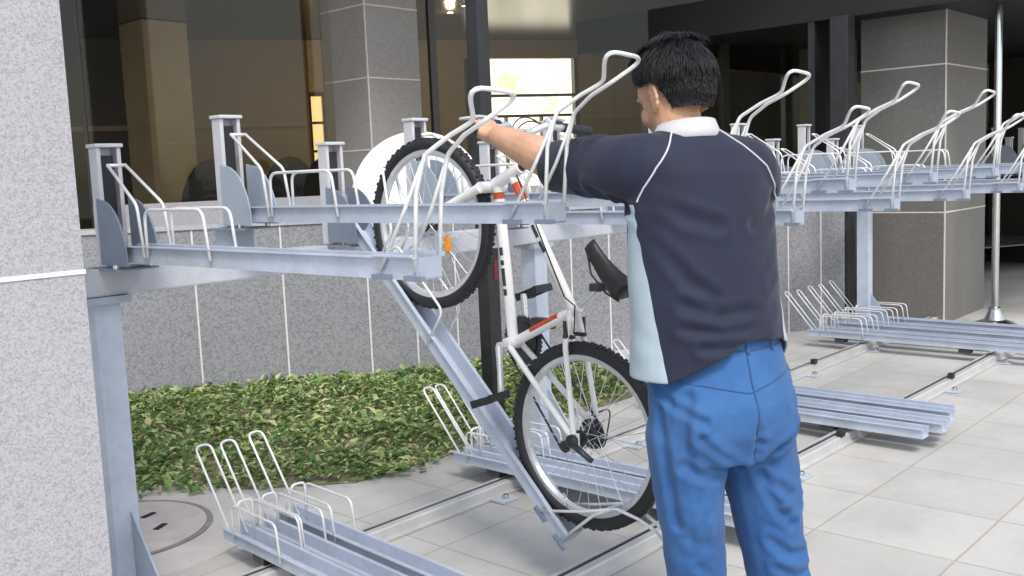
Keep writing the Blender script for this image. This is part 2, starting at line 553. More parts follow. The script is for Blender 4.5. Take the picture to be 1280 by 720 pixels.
for a, b, nn_ in ((Av, K, nA), (K, WE, NW)):
    d = (b - a).normalized()
    o = a - nn_ * .012
    Lx = (b - a).length
    m.prism([(0, 0), (Lx, 0), (Lx, .25), (0, .25)], 1.132, 1.165, lambda s, t, z, o=o, d=d, nn_=nn_: (o.x + d.x * s + nn_.x * t, o.y + d.y * s + nn_.y * t, z))
m.build('coping', M['graniteW'], wall)

FD = 1.85
def fbox(mb, s0, s1, d0, d1, z0, z1):
    return mb.prism([(s0, d0), (s1, d0), (s1, d1), (s0, d1)], z0, z1, lambda s, d, z: tuple(wp(s, d, z)))
sill = MB(); fbox(sill, -1.93, 7.2, FD - .09, FD + .09, -.2, 1.30)
so_ = sill.build('sill_wall', M['graniteW'])
tag(so_, 'pale granite sill wall under the dark windows, behind the planter wall', 'wall')

def rbox_tiles(mb, x0, x1, y0, y1, z0, z1, zj, vx=(), jw=.012, pr=.003):
    """axis-aligned granite pillar with grout rings at zj"""
    mb.cur = 0; mb.box(x0, x1, y0, y1, z0, z1)
    mb.cur = 1
    for z in zj:
        mb.box(x0 - pr, x1 + pr, y0 - pr, y1 + pr, z - jw / 2, z + jw / 2)
    e = .008
    mb.box(x0 - pr * .8, x0 + e, y0 - pr * .8, y0 + e, z0, z1)
    mb.cur = 0
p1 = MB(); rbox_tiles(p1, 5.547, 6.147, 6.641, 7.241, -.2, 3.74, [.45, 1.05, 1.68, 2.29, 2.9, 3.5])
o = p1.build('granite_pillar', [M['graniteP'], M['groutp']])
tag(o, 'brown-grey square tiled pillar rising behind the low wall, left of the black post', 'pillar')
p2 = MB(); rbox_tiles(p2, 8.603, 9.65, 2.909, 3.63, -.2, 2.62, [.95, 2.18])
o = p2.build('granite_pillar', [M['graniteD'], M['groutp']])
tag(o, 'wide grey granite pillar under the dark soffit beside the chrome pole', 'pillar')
p3 = MB(); rbox_tiles(p3, .5, 1.109, 2.48, 3.08, -.2, 4.6, [1.235], jw=.011)
o = p3.build('granite_pillar', [M['graniteW'], M['white']])
tag(o, 'pale speckled granite column filling the left edge, nearest to the viewer', 'pillar')
p4 = MB(); rbox_tiles(p4, 6.205, 6.805, 11.654, 12.25, -.2, 3.49, [.78, 1.38, 1.98, 2.58, 3.18], jw=.03)
o = p4.build('granite_pillar', [painted('interior_granite', (.62, .52, .36), .08, .5, 0, 4), M['groutp']])
tag(o, 'tan tiled pillar standing inside the building behind the glass', 'pillar')

# building: glazing, interior room
bld = thing('building', 'dark glazed building front with brown interior behind the bicycle rack', 'building')
SL, SR = -9.0, 7.4
m = MB()
fbox(m, SL, -1.94, FD - .004, FD + .004, .9, 3.5)
fbox(m, -1.93, 1.0, FD - .004, FD + .004, 1.3, 3.5)
fbox(m, 1.06, 4.0, FD - .004, FD + .004, 1.3, 3.5)
fbox(m, 4.08, SR, FD - .004, FD + .004, 1.3, 3.5)
m.build('window_glass', M['glass'], bld)
for s in (4.04, ):
    m = MB(); fbox(m, s - .035, s + .035, FD - .06, FD + .06, 1.3, 3.5)
    m.build('mullion', M['darkframe'], bld)
m = MB(); fbox(m, 1.0, 1.06, FD - .05, FD + .05, 1.3, 3.5); m.build('mullion', M['darkframe'], bld)
m = MB(); fbox(m, -1.95, -1.925, FD - .05, FD + .05, .9, 3.5); m.build('mullion', M['darkframe'], bld)
m = MB(); fbox(m, SL, SR, FD - .1, FD + .2, 3.52, 8); m.build('upper_facade', M['facade'], bld)
m = MB(); fbox(m, SL, 6.5, .1, FD - .11, 3.75, 4.05); m.build('shade_overhang', M['facade'], bld)  # unseen slab above the view, added to shade the pillar and glass
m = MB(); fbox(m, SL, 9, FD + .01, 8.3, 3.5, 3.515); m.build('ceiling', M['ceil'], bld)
m = MB(); fbox(m, SL, 9, FD + .2, 8.3, 3.6, 3.8); m.build('roof', M['facade'], bld)
m = MB(); fbox(m, SL, 9, FD + .1, 7.99, .34, .355); m.build('interior_floor', M['intfloor'], bld)
# back wall with two window openings
BW = 8.0
m = MB()
for (a, b, z0, z1) in ((-1.7, .69, 0, 3.5), (.69, .90, 0, 1.05), (.69, .9, 2.72, 3.5), (.90, 3.1, 0, 3.5), (3.1, 4.98, 0, .9), (3.1, 4.98, 3.22, 3.5), (4.98, 9.0, 0, 3.5)):
    fbox(m, a, b, BW, BW + .25, z0, z1)
m.build('back_wall', M['brownwall'], bld)
m = MB(); fbox(m, SL, -1.7, BW - .02, BW + .25, 0, 3.5); m.build('dark_back_wall', M['darkwall'], bld)
m = MB(); fbox(m, SL - .1, SL, FD, BW + .25, 0, 3.5); m.build('end_wall', M['darkwall'], bld)
m = MB(); fbox(m, 9.0, 9.1, FD + .2, BW + .25, 0, 3.5); m.build('end_wall', M['darkwall'], bld)
m = MB(); fbox(m, SL, .6, BW - .09, BW - .021, 2.24, 2.31); m.build('wall_rail', M['palerail'], bld)
m = MB(); fbox(m, 5.05, 9, BW - .09, BW - .021, 2.24, 2.31); m.build('wall_rail', M['palerail'], bld)
# frames of the far windows
m = MB()
for s in (.69, .875): fbox(m, s, s + .015, BW - .03, BW + .1, 1.05, 2.72)
for z in (1.05, 1.45, 1.85, 2.27, 2.68): fbox(m, .715, .875, BW - .02, BW + .09, z, z + .035)
m.build('narrow_window_frame', M['darkframe'], bld)
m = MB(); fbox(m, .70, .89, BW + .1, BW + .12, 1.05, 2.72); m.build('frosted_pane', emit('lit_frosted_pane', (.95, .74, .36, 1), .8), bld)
m = MB()
for s in (3.1, 4.93): fbox(m, s, s + .05, BW - .04, BW + .1, .9, 3.22)
for s in (3.75, 4.35): fbox(m, s, s + .025, BW - .02, BW + .1, .9, 2.3)
for z in (.9, 2.62, 2.3): fbox(m, 3.15, 4.93, BW - .021, BW + .09, z, z + .04)
m.build('wide_window_frame', M['darkframe'], bld)
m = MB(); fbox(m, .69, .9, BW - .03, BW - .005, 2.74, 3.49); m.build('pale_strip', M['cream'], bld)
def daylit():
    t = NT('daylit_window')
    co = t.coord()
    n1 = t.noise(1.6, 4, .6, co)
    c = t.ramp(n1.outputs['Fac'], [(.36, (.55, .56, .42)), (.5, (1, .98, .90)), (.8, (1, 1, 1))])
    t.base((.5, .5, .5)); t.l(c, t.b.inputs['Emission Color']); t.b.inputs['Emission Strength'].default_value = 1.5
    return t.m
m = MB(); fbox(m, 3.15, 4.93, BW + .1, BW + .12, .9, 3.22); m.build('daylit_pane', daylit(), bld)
m = MB(); fbox(m, 5.28, 5.56, FD + .25, FD + .5, 1.3, 3.49); m.build('inner_column', M['facade'], bld)
m = MB(); fbox(m, 3.15, 3.3, BW - .06, BW - .045, .9, 2.6); m.build('yellow_door_frame', M['yellowframe'], bld)
m = MB(); fbox(m, 5.0, 5.6, BW - .05, BW - .0, .9, 3.45); m.build('brown_panel', M['brownwall'], bld)
m = MB(); fbox(m, 5.35, 5.47, BW - .09, BW - .051, 1.75, 1.98)
m.build('wall_notice', M['cream'], bld)
# beam of the room

m = MB(); fbox(m, -.75, .6, 6.0, 6.06, 1.5, 1.57); fbox(m, -.72, -.68, 6.0, 6.06, .355, 1.5); fbox(m, .53, .57, 6.0, 6.06, .355, 1.5)
m.build('indoor_rail', M['palerail'], bld)
# recessed lamps
LAMPS = [(2.2, 5.4, 'farthest small lamp of the ceiling row nearest to the black post', 15), (2.25, 4.9, 'third small lamp of the ceiling row nearest to the black post', 0), (2.3, 4.4, 'second small lamp of the ceiling row nearest to the black post', 15), (2.35, 3.95, 'closest small lamp of the ceiling row nearest to the black post', 0)]
for (s, dd, lab, en) in LAMPS:
    p = wp(s, dd, 3.488)
    t = thing('ceiling_light', lab, 'ceiling light', p, 'round ceiling lamps in rows')
    MB().lathe([(.05, .0), (.052, .006), (.04, .01)], 18, lambda x, y, h: (x, y, h)).build('housing', M['darkframe'], t, 'auto')
    MB().lathe([(.036, -.002), (.036, .002)], 16, lambda x, y, h: (x, y, h)).build('lens', M['lamp'], t)
    if en:
        ld = bpy.data.lights.new('lamp_bulb', 'POINT'); ld.energy = en; ld.color = (1, .84, .60); ld.shadow_soft_size = .05
        lo = bpy.data.objects.new('lamp_bulb', ld); COL.objects.link(lo); lo.parent = t; lo.location = (0, 0, -.12)

# dark chairs indoors, seen over the sill
def chair(s, dd, label, rz):
    t = thing('armchair', label, 'armchair', wp(s, dd, .356), 'black armchairs behind the glass', (0, 0, rz))
    m = MB()
    prof = []
    for k in range(13):
        a = PI * k / 12
        prof.append((math.cos(a) * .33, .72 + math.sin(a) * .62))
    poly = [(.33, .35)] + prof + [(-.33, .35)]
    m.prism(poly, 0, .12, lambda a, b, h: (a, h + .25 + (b - .35) * .12, b)); m.build('backrest', M['black'], t, bevel=.02, smooth='auto')
    MB().box(-.33, .33, -.3, .27, .32, .46).build('seat', M['black'], t, bevel=.03)
    for x in (-.29, .29):
        for y in (-.25, .25):
            MB().tube([(x, y, 0), (x, y, .32)], .018).build('leg', M['darkmetal'], t)
    for x in (-.36, .36):
        MB().box(x - .04, x + .04, -.28, .3, .46, .7).build('armrest', M['black'], t, bevel=.02)
    return t
chair(-.93, 3.2, 'rounded black chair back behind the first raised tray post', R(-30))
chair(-.15, 3.0, 'black chair back behind the glass, left of the narrow yellow window', R(-30))
chair(.28, 3.3, 'black chair back behind the glass, nearest to the brown tiled pillar', R(-30))

# soffit and right side
m = MB(); m.box(8.25, 16, .9, 6.5, 2.62, 2.95)  # near part lies out of view, extended to shade the right-hand trays
o = m.build('soffit', M['soffit']); tag(o, 'dark flat soffit over the wide granite pillar at upper right', 'soffit')
m = MB(); m.box(8.12, 8.26, 3.54, 3.70, 0, 2.619)
o = m.build('door_post', M['blackmetal'], bevel=.006); tag(o, 'tall black door post between the low wall and wide granite pillar', 'door post')
m = MB(); m.box(8.262, 8.601, 3.9, 3.96, 0, 2.619)
o = m.build('dark_door', M['blackmetal']); tag(o, 'narrow dark door leaf beside the wide granite pillar', 'door')
gw = thing('glass_wall', 'dark bluish glass wall to the right of the wide granite pillar', 'glass wall')
MB().box(9.66, 16, 4.2, 4.21, .05, 2.6).build('pane', M['glass'], gw)
for x in (9.66, 11.3, 12.9, 14.5):
    MB().box(x, x + .07, 4.15, 4.26, .0, 2.6).build('mullion', M['darkframe'], gw)
MB().box(9.66, 16, 6.6, 6.7, 0, 2.6).build('inner_wall', M['bluebox'], gw)
MB().box(9.66, 16, 4.14, 4.27, .0, .1).build('kick_rail', M['darkframe'], gw)

# black square post
bp = thing('steel_post', 'black square steel post standing behind the bicycle on the paving', 'post', (4.02, 3.86, 0))
MB().box(-.045, .045, -.045, .045, .0, 4.4).build('shaft', M['blackmetal'], bp, bevel=.006)
MB().box(-.08, .08, -.08, .08, .0, .012).build('base_plate', M['blackmetal'], bp)
MB().box(-.0, .03, -.049, -.0455, .84, .95).build('reflective_band', painted('dark_red_tape', (.16, .02, .02), .3, .4), bp)

# chrome pole
cp = thing('chrome_pole', 'shiny chrome pole on a domed base beside the wide granite pillar', 'pole', (8.66, 2.523, 0))
MB().lathe([(.028, .05), (.028, 2.55), (.02, 2.6)], 20, lambda x, y, h: (x, y, h)).build('shaft', M['chrome'], cp, 'auto')
MB().lathe([(.19, .0), (.19, .012), (.15, .035), (.08, .06), (.05, .13), (.05, .16), (.036, .165)], 28, lambda x, y, h: (x, y, h)).build('base_flange', M['chrome'], cp, 'auto')

# manhole
mh = thing('manhole_cover', 'round pinkish manhole cover with dark ring and slots beside the leafy bed', 'manhole cover', (1.826, 3.973, 0))
MB().lathe([(.60, .0), (.60, .006)], 48, lambda x, y, h: (x, y, h)).build('surround', M['slab'], mh)
m = MB()
ring = [(.355, .0065), (.375, .0065)]
seg = 56
for k in range(seg):
    a, b = 2 * PI * k / seg, 2 * PI * (k + 1) / seg
    pts = [(.355, a), (.378, a), (.378, b), (.355, b)]
    m.add([(r * math.cos(t), r * math.sin(t), .010) for r, t in pts], [(0, 1, 2, 3)])
m.build('ring', M['lidring'], mh)
MB().lathe([(.352, .006), (.352, .0125)], 48, lambda x, y, h: (x, y, h)).build('lid', M['lid'], mh)
for (x, y, rz) in ((-.02, .2, .4), (.16, .06, .3), (.12, -.12, .5), (-.18, -.05, .4)):
    MB().box(-.035, .035, -.012, .012, .013, .0165, Matrix.Translation((x, y, 0)) @ Matrix.Rotation(rz, 4, 'Z')).build('slot', M['black'], mh)

# white arched board behind the front wheel
wb = thing('arched_board', 'white round-topped board standing in front of the tiled pillar, behind the front wheel', 'board', (5.02, 5.50, 0), rot=(0, 0, R(-42)))

# ------------------------------------------------------------------ rack frame
UK = [1.555 + .467 * k for k in range(14)]
rf = thing('rack_frame', 'pale grey steel frame carrying the upper bicycle trays', 'bicycle rack frame', (1.5, 3.25, 0))
m = MB()
m.box(-.2, 6.75, -.05, .05, 1.085, 1.178)
m.build('crossbeam', M['beam'], rf, bevel=.006)
for i, x in enumerate((.0, 2.22, 4.25, 6.27)):
    m = MB()
    m.box(x - .045, x + .045, -.045, -.037, .012, 1.083); m.box(x - .045, x + .045, .037, .045, .012, 1.083); m.box(x - .045, x - .037, -.037, .037, .012, 1.083)
    m.box(x - .003, x + .037, -.037, -.03, .05, 1.083)
    lg = m.build('leg', M['steel'], rf)
    MB().box(x - .09, x + .09, -.1, .1, 0.0045, .0115).build('foot_plate', M['steel'], lg)
    MB().prism([(-.046, .012), (-.30, .012), (-.046, .34)], -.004, .004, lambda a, b, h, x=x: (x + .02 + h, a, b)).build('gusset', M['gusset_pale'], lg)
    MB().box(x - .075, x + .075, -.07, .07, 1.06, 1.084).build('top_plate', M['gusset_pale'], lg)

# ------------------------------------------------------------------ floor rails
def rail(y, label):
    t = thing('floor_rail', label, 'floor rail', (1.7, y, 0), 'steel floor rails on the paving')
    m = MB()
    prof = [(-.055, 0.003), (-.055, .012), (-.04, .014), (-.04, .05), (-.034, .056), (-.003, .056), (-.003, .03), (.019, .03), (.019, .056), (.036, .056), (.04, .05), (.04, .014), (.055, .012), (.055, .003)]
    m.prism(prof, 0, 6.9, lambda a, b, h: (h, a, b)); m.build('channel', M['rail'], t)
    MB().box(.0, 6.9, -.0015, .0175, .0305, .0535).build('slot', M['blackmetal'], t)  # black bar fills the groove in place of its inner shade
    MB().box(.0, 6.9, .0415, .052, .0145, .017).build('edge_shade', M['darkmetal'], t)  # dark strip paints side shade along the channel's flange
    for k in range(7):
        x = .35 + k * 1.02
        m = MB()
        m.box(x - .05, x + .05, -.13, -.056, .003, .011)
        bk = m.build('bracket', M['steel'], t)
        MB().lathe([(.018, .011), (.018, .024), (.012, .03)], 8, lambda a, b, h, x=x: (x + a, -.095 + b, h)).build('bolt', M['chrome'], bk)
    for x in (2.95, 4.55, 6.2):
        MB().box(x - .02, x + .02, -.05, -.016, .057, .09).build('stop_block', M['black'], t, bevel=.004)
rail(3.0, 'steel floor rail farther from the viewer, running under the lower trays')
rail(2.1, 'steel floor rail nearer to the viewer, passing behind the jeans')

# ------------------------------------------------------------------ upper trays
def channel_mb(L, w=.08, h=.055, th=.004, lip=.012):
    m = MB(); a = w / 2
    prof = [(-a - lip, h), (-a - lip, h - th), (-a, h - th), (-a, 0), (a, 0), (a, h - th), (a + lip, h - th), (a + lip, h), (a - th, h), (a - th, th), (-a + th, th), (-a + th, h)]
    m.prism(prof, 0, -L, lambda x, z, y: (x, y, z))
    return m
def upper_tray(label, loc, group):
    t = thing('upper_tray', label, 'bicycle tray', loc, group)
    ch = channel_mb(1.46, .074, .055); ch.v = [(x, y - .06, z) for x, y, z in ch.v]
    c = ch.build('channel', M['steel'], t)
    MB().box(-.036, .036, -1.523, -1.521, .004, .054).build('end_cap', M['gusset_pale'], c)
    for y in (-1.40, -1.515):
        MB().box(-.052, -.038, y - .03, y + .03, .0, .012).build('rod_clamp', M['gusset'], c)
    for q in (-1, 1):
        MB().box(q * .05 - .006, q * .05 + .006, -1.515, -1.38, .0555, .061).build('rod_strip', M['steel'], c)
    # pull handle loop
    r = .0056
    hp = []
    side = lambda s: [(s * .038, -1.512, .02), (s * .04, -1.53, .20), (s * .036, -1.56, .285), (s * .022, -1.63, .325), (s * .016, -1.70, .352)]
    path = side(1) + [(.058, -1.775, .405), (-.095, -1.765, .418)] + side(-1)[::-1]
    MB().tube(fillet(path, .045, 5), r, 8).build('pull_handle', M['rod'], t, True)
    for s in (-1, 1):
        MB().tube(fillet([(s * .045, -1.395, .02), (s * .043, -1.49, .16), (s * .036, -1.565, .288)], .08, 4), r * .9, 8).build('brace_rod', M['rod'], t, True)
    for s in (-1, 1):
        MB().tube(fillet([(s * .045, -.28, .02), (s * .045, -.28, .17), (s * .045, -.62, .17), (s * .045, -.645, .02)], .04, 5), .005, 8).build('wheel_guard', M['rod'], t, True)
    for s in (-1, 1):
        MB().tube(fillet([(s * .03, -.035, .315), (s * .045, -.235, .185), (s * .047, -.265, .02)], .05, 5), .0052, 8).build('wheel_stop', M['rod'], t, True)
    MB().tube([(-.033, -.035, .315), (.033, -.035, .315)], .006, 8).build('stop_pin', M['rod'], t, True)
    return t
def tray_post(label, loc, gmat):
    t = thing('tray_post', label, 'tray post', loc, 'upright posts behind the upper trays')
    m = MB()
    m.box(-.042, -.028, -.026, .03, -.02, .375); m.box(.028, .042, -.026, .03, -.02, .375); m.box(-.028, .028, .018, .03, -.02, .375)
    c = m.build('column', M['post'], t, bevel=.002)
    MB().box(-.02, .02, -.012, .0, .12, .35).build('spring_strip', M['black'], c)
    MB().box(-.048, .048, -.036, .036, .376, .389).build('cap', M['post'], t, bevel=.004)
    poly = [(-.03, .0)] + [(-.03, .20)] + [(-.03 - .19 * math.sin(a), .20 * math.cos(a) ** 1.0) for a in [PI / 2 * k / 10 for k in range(1, 11)]]
    poly = [(-.027, -.01), (-.027, .21)] + [(-.05 - .155 * math.sin(a), .0 + .205 * math.cos(a)) for a in [PI / 2 * k / 10 for k in range(0, 11)]] + [(-.205, -.01)]
    for s in (-1, 1):
        MB().prism(poly, s * .052, s * .058, lambda a, b, h: (h, a, b)).build('gusset_plate', gmat, t)
    MB().box(-.075, .075, -.16, .05, -.027, -.021).build('foot_plate', M['gusset'], t)
    for x in (-.06, .06):
        MB().lathe([(.009, 0), (.009, .012)], 8, lambda a, b, h, x=x: (x + a, -.13 + b, -.02 + h)).build('bolt', M['chrome'], t)
    return t
ordn = ['first', 'second', 'third', 'fourth', 'fifth', 'sixth', 'seventh', 'eighth', 'ninth', 'tenth', 'eleventh', 'twelfth', 'thirteenth', 'fourteenth']
GT = 'upper bicycle trays in a row'
protoT = protoP = None
TS = R(45.5)
for k, u in enumerate(UK):
    z = 1.30 if k % 2 else 1.20
    if k == 0:
        lab = 'low upper tray nearest the pale column, its end and white handle nearest to the viewer'
    elif k == 1:
        lab = 'high upper tray crossing in front of the front wheel, second from the pale column'
    elif k == 2:
        lab = 'pulled-out tray tilted steeply down under the white bicycle'
    else:
        lab = ('high' if k % 2 else 'low') + ' level upper tray with white hoop handle, ' + ordn[k] + ' from the pale column'
    if k == 2:
        # tilted: lower end rests low, upper end on the post
        e = Vector((UK[2], 2.073, .188)); t_ = Vector((0, math.cos(TS), math.sin(TS)))
        loc = e + t_ * 1.52
        protoT2 = dup(protoT, loc, lab, None, (TS, 0, 0))
    elif protoT is None:
        protoT = upper_tray(lab, (u, 3.2, z), GT)
    else:
        dup(protoT, (u, 3.2, z), lab)
    pl = ['pale slotted post at the back of the lowest left tray, beside the speckled column',
          'tall slotted post with wide pale plate, second from the speckled column',
          'slotted post above the steeply tilted tray, left of the white board'][k] if k < 3 else 'slotted grey post behind the upper trays, ' + ordn[k] + ' from the speckled column'
    if protoP is None:
        protoP = tray_post(pl, (u, 3.24, z), M['gusset'])
    elif k == 1:
        protoP1 = tray_post(pl, (u, 3.24, z), M['gusset_pale'])
        MB().box(-.05, .05, -.05, .05, -.12, -.028).build('riser', M['gusset_pale'], protoP1)
    else:
        dup(protoP1 if k % 2 else protoP, (u, 3.24, z), pl)
# a second rack continues beyond the wide pillar
for j in range(4):
    u = 10.6 + .467 * j; z = 1.30 if j % 2 else 1.20
    dup(protoP1 if j % 2 else protoP, (u, 3.24, z), ordn[j] + ' slotted post in the far rack right of the chrome pole')

# ------------------------------------------------------------------ lower trays
def lower_tray(label, loc, group):
    t = thing('lower_tray', label, 'bicycle tray', loc, group)
    ch = channel_mb(1.64, .074, .05)
    ch.build('channel', M['steel'], t)
    # tall back hoop leaning away
    MB().tube(fillet([(-.032, -.06, .02), (-.032, .20, .325), (.032, .20, .325), (.032, -.06, .02)], .032, 6), .005, 8).build('back_hoop', M['rod'], t, True)
    MB().tube(fillet([(-.03, -.12, .02), (-.03, -.12, .17), (.03, -.12, .17), (.03, -.12, .02)], .02, 4), .005, 8).build('small_hoop', M['rod'], t, True)
    for s in (-1, 1):
        MB().tube(fillet([(s * .045, -.10, .02), (s * .045, -.10, .16), (s * .045, -.42, .16), (s * .045, -.44, .02)], .035, 5), .0046, 8).build('wheel_guard', M['rod'], t, True)
    for y in (-.25, -1.15):
        MB().box(-.03, .03, y - .04, y + .04, -.033, -.001).build('roller_block', M['darkmetal'], t)
    return t
groups = [
    ('lower bicycle trays near the manhole cover', [(1.96, 0, .09), (2.08, .02, .078), (2.20, 0, .09)],
     ['low floor tray with white hoop, leftmost and nearest the manhole cover', 'middle one of the three floor trays beside the manhole cover', 'right-hand one of the three floor trays beside the manhole cover']),
    ('lower bicycle trays under the raised bicycle', [(3.19, .0, .09), (3.295, .03, .08), (3.395, .0, .09)],
     ['floor tray seen just behind the foot of the tilted tray', 'floor tray seen through the rear wheel, second behind the tilted tray', 'floor tray seen through the rear wheel, third behind the tilted tray']),
    ('stacked-close lower trays right of the man', [(4.76, .02, .08), (4.875, -.03, .09), (4.99, 0, .08), (5.105, .01, .095), (5.22, .05, .085)],
     ['floor tray ending nearest to the viewer, just right of the jeans', 'second floor tray of the close bundle right of the jeans', 'third floor tray of the close bundle right of the jeans', 'fourth floor tray of the close bundle right of the jeans', 'farthest-reaching floor tray of the close bundle right of the jeans']),
    ('far lower trays in front of the wide pillar', [(7.12, .1, .09), (7.32, .1, .08), (7.52, .1, .09), (7.72, .1, .08), (7.92, .1, .09)],
     ['nearest floor tray of the far bundle before the wide granite pillar', 'second floor tray of the far bundle before the wide granite pillar', 'third floor tray of the far bundle before the wide granite pillar', 'fourth floor tray of the far bundle before the wide granite pillar', 'farthest floor tray of the far bundle before the wide granite pillar'])]
protoL = None
for gname, spots, labs in groups:
    for (u, dy, z), lab in zip(spots, labs):
        loc = (u, 3.31 + dy, z)
        if protoL is None:
            protoL = lower_tray(lab, loc, gname)
            protoL.rotation_euler = (0, 0, R(-4.5))
        else:
            dup(protoL, loc, lab, gname, (0, 0, R(-4.5) if gname == groups[0][0] else 0))

# ------------------------------------------------------------------ bicycle (plane u = UK[2], bike faces +Y and up the tray)
U2 = UK[2]
bk = thing('bicycle', 'white mountain bicycle with black tyres and red decals climbing the tilted tray', 'bicycle', (U2, 1.99, .2))
def P(v, z, u=0.0): return Vector((u, v - 1.99, z - .2))
Rr, Fr, BB = (1.975, .568), (2.672, 1.262), (2.283, .853)
SC_, HL, HT = (2.011, .983), (2.325, 1.405), (2.228, 1.448)
fw_ = Vector((0, .708, .706)); nb = Vector((0, -.706, .708))
def wheel(c, name, rear):
    tyre = MB()
    path = []
    n_ = 56
    C_ = P(*c)
    for k in range(n_):
        a = 2 * PI * k / n_
        path.append(C_ + Vector((0, math.cos(a), math.sin(a))) * .291)
    tyre.tube(path, .0228, 14, closed=True)
    # tread knobs
    for k in range(110):
        a = 2 * PI * k / 110
        for s in (-1, 1):
            e = Vector((0, math.cos(a), math.sin(a))); tt = Vector((0, -math.sin(a), math.cos(a)))
            q = C_ + e * .3125 - e * .0005 + Vector((s * (.006 + .006 * (k % 2)), 0, 0))
            mm = Matrix((( 1, tt.x, e.x, q.x), (0, tt.y, e.y, q.y), (0, tt.z, e.z, q.z), (0, 0, 0, 1)))
            tyre.box(-.0045, .0045, -.005, .005, -.006, .0018, mm)
    ty = tyre.build(name, M['black'], bk, 'auto', clean=False)
    rim = MB(); n2 = 64
    prof = [(.272, -.012), (.272, .012), (.258, .012), (.25, .0), (.258, -.012)]
    vs = []; fs = []
    for k in range(n2):
        a = 2 * PI * k / n2
        for (rr, x) in prof:
            vs.append(C_ + Vector((x, math.cos(a) * rr, math.sin(a) * rr)))
    q = len(prof)
    for k in range(n2):
        k2 = (k + 1) % n2
        for i in range(q):
            i2 = (i + 1) % q
            fs.append((k * q + i, k * q + i2, k2 * q + i2, k2 * q + i))
    rim.add(vs, fs); rim.build('rim', M['alu'], ty, 'auto')
    sp = MB()
    for k in range(32):
        a = 2 * PI * k / 32; s = 1 if k % 2 else -1
        off = (.38 if (k // 2) % 2 else -.38)
        hub = C_ + Vector((s * .028, math.cos(a + off * 2.2) * .024, math.sin(a + off * 2.2) * .024))
        sp.tube([hub, C_ + Vector((0, math.cos(a) * .254, math.sin(a) * .254))], .0013, 5)
    sp.build('spokes', M['alu'], ty, clean=False)
    hb = MB()
    hb.lathe([(.011, -.062), (.012, -.034), (.027, -.031), (.027, -.026), (.014, -.02), (.014, .02), (.027, .026), (.027, .031), (.012, .034), (.011, .062)], 14, lambda x, y, h: tuple(C_ + Vector((h, x, y))))
    hb.build('hub', M['darkmetal'], ty, 'auto')
    return ty
wr = wheel(Rr, 'rear_wheel', True)
wf = wheel(Fr, 'front_wheel', False)
# reflector on the front spokes
rfc = P(2.575, 1.19)
MB().ellipsoid(rfc + Vector((-.012, 0, 0)), (.008, .02, .034), None, 12, 8).build('reflector', M['orange'], wf, True)
MB().box(-.006, .006, -.035, .035, -.006, .006, Matrix.Translation(rfc + Vector((0, 0, .03)))).build('reflector_clip', M['white'], wf)
fr = MB()
fr.tube([P(*BB), P(*HL)], .019, 12)
fr.tube([P(*SC_), P(2.258, 1.432)], .0165, 12)
fr.tube([P(*BB), P(*SC_), P(*SC_) + (P(*SC_) - P(*BB)).normalized() * .03], .017, 12)
fr.tube([P(HL[0] + .012, HL[1] - .006), P(HT[0] - .012, HT[1] + .006)], .022, 14)
for s in (-1, 1):
    fr.tube(fillet([P(*BB) + Vector((s * .03, 0, 0)), P(BB[0] - .12, BB[1] - .11, s * .045), P(Rr[0], Rr[1], s * .066)], .1, 4), .0105, 10)
    fr.tube(fillet([P(SC_[0], SC_[1], s * .018), P(SC_[0] + .0, SC_[1] - .11, s * .05), P(Rr[0], Rr[1], s * .066)], .08, 4), .0095, 10)
    fr.box(-.004, .004, -.02, .02, -.025, .025, Matrix.Translation(P(Rr[0], Rr[1], s * .066)))
fr.lathe([(.022, -.036), (.022, .036)], 16, lambda x, y, h: tuple(P(*BB) + Vector((h, x, y))))
fr.cur = 1
d_ = (P(*SC_) - P(*BB))
fr.tube([P(*BB) + d_ * .35 + Vector((-.009, .004, .006)), P(*BB) + d_ * .80 + Vector((-.009, .004, .006))], .0100, 12)
d_ = (P(*HL) - P(*BB))
fr.tube([P(*BB) + d_ * .90, P(*BB) + d_ * .94], .0198, 12)
d_ = (P(*HL) - P(*BB))
fr.tube([P(*BB) + d_ * .84, P(*BB) + d_ * .88], .0198, 12)
fr.cur = 2
for a_, b_ in ((.30, .34), (.36, .47), (.49, .52), (.55, .60)):
    fr.tube([P(*BB) + d_ * a_ + Vector((-.0095, 0, 0)), P(*BB) + d_ * b_ + Vector((-.0095, 0, 0))], .0112, 10)
d_ = (P(2.258, 1.432) - P(*SC_))
for a_, b_ in ((.42, .50), (.53, .62), (.66, .69)):
    fr.tube([P(*SC_) + d_ * a_ + Vector((-.008, 0, 0)), P(*SC_) + d_ * b_ + Vector((-.008, 0, 0))], .0100, 10)
fr.cur = 1
fr.tube([P(*SC_) + d_ * .80, P(*SC_) + d_ * .93], .0172, 12)
fr.build('frame', [M['white'], M['red'], M['darkmetal']], bk, 'auto')
fd_ = MB()
fd_.box(-.012, .02, -.028, .028, -.016, .016, Matrix.Translation(P(*BB) + (P(*SC_) - P(*BB)) * .42 + Vector((.02, .012, .02))))
fd_.box(.035, .055, -.05, .03, -.02, .012, Matrix.Translation(P(*BB) + (P(*SC_) - P(*BB)) * .40 + Vector((0, .01, .02))))
fd_.build('front_derailleur', M['darkmetal'], bk, bevel=.003)
# fork
fk = MB()
hd = Vector((0, -.888, .459)).normalized()
cr = P(*HL) + Vector((0, .03, -.014))
fk.tube([cr - Vector((.062, 0, 0)), cr + Vector((.062, 0, 0))], .02, 10)
for s in (-1, 1):
    fk.tube(fillet([cr + Vector((s * .06, 0, 0)), cr + Vector((s * .062, .15, -.06)), P(Fr[0], Fr[1], s * .058)], .1, 5), [.019, .0185, .018, .018, .017, .016, .015, .013][:8] if False else .0165, 12)
fk.build('fork', M['white'], bk, 'auto')
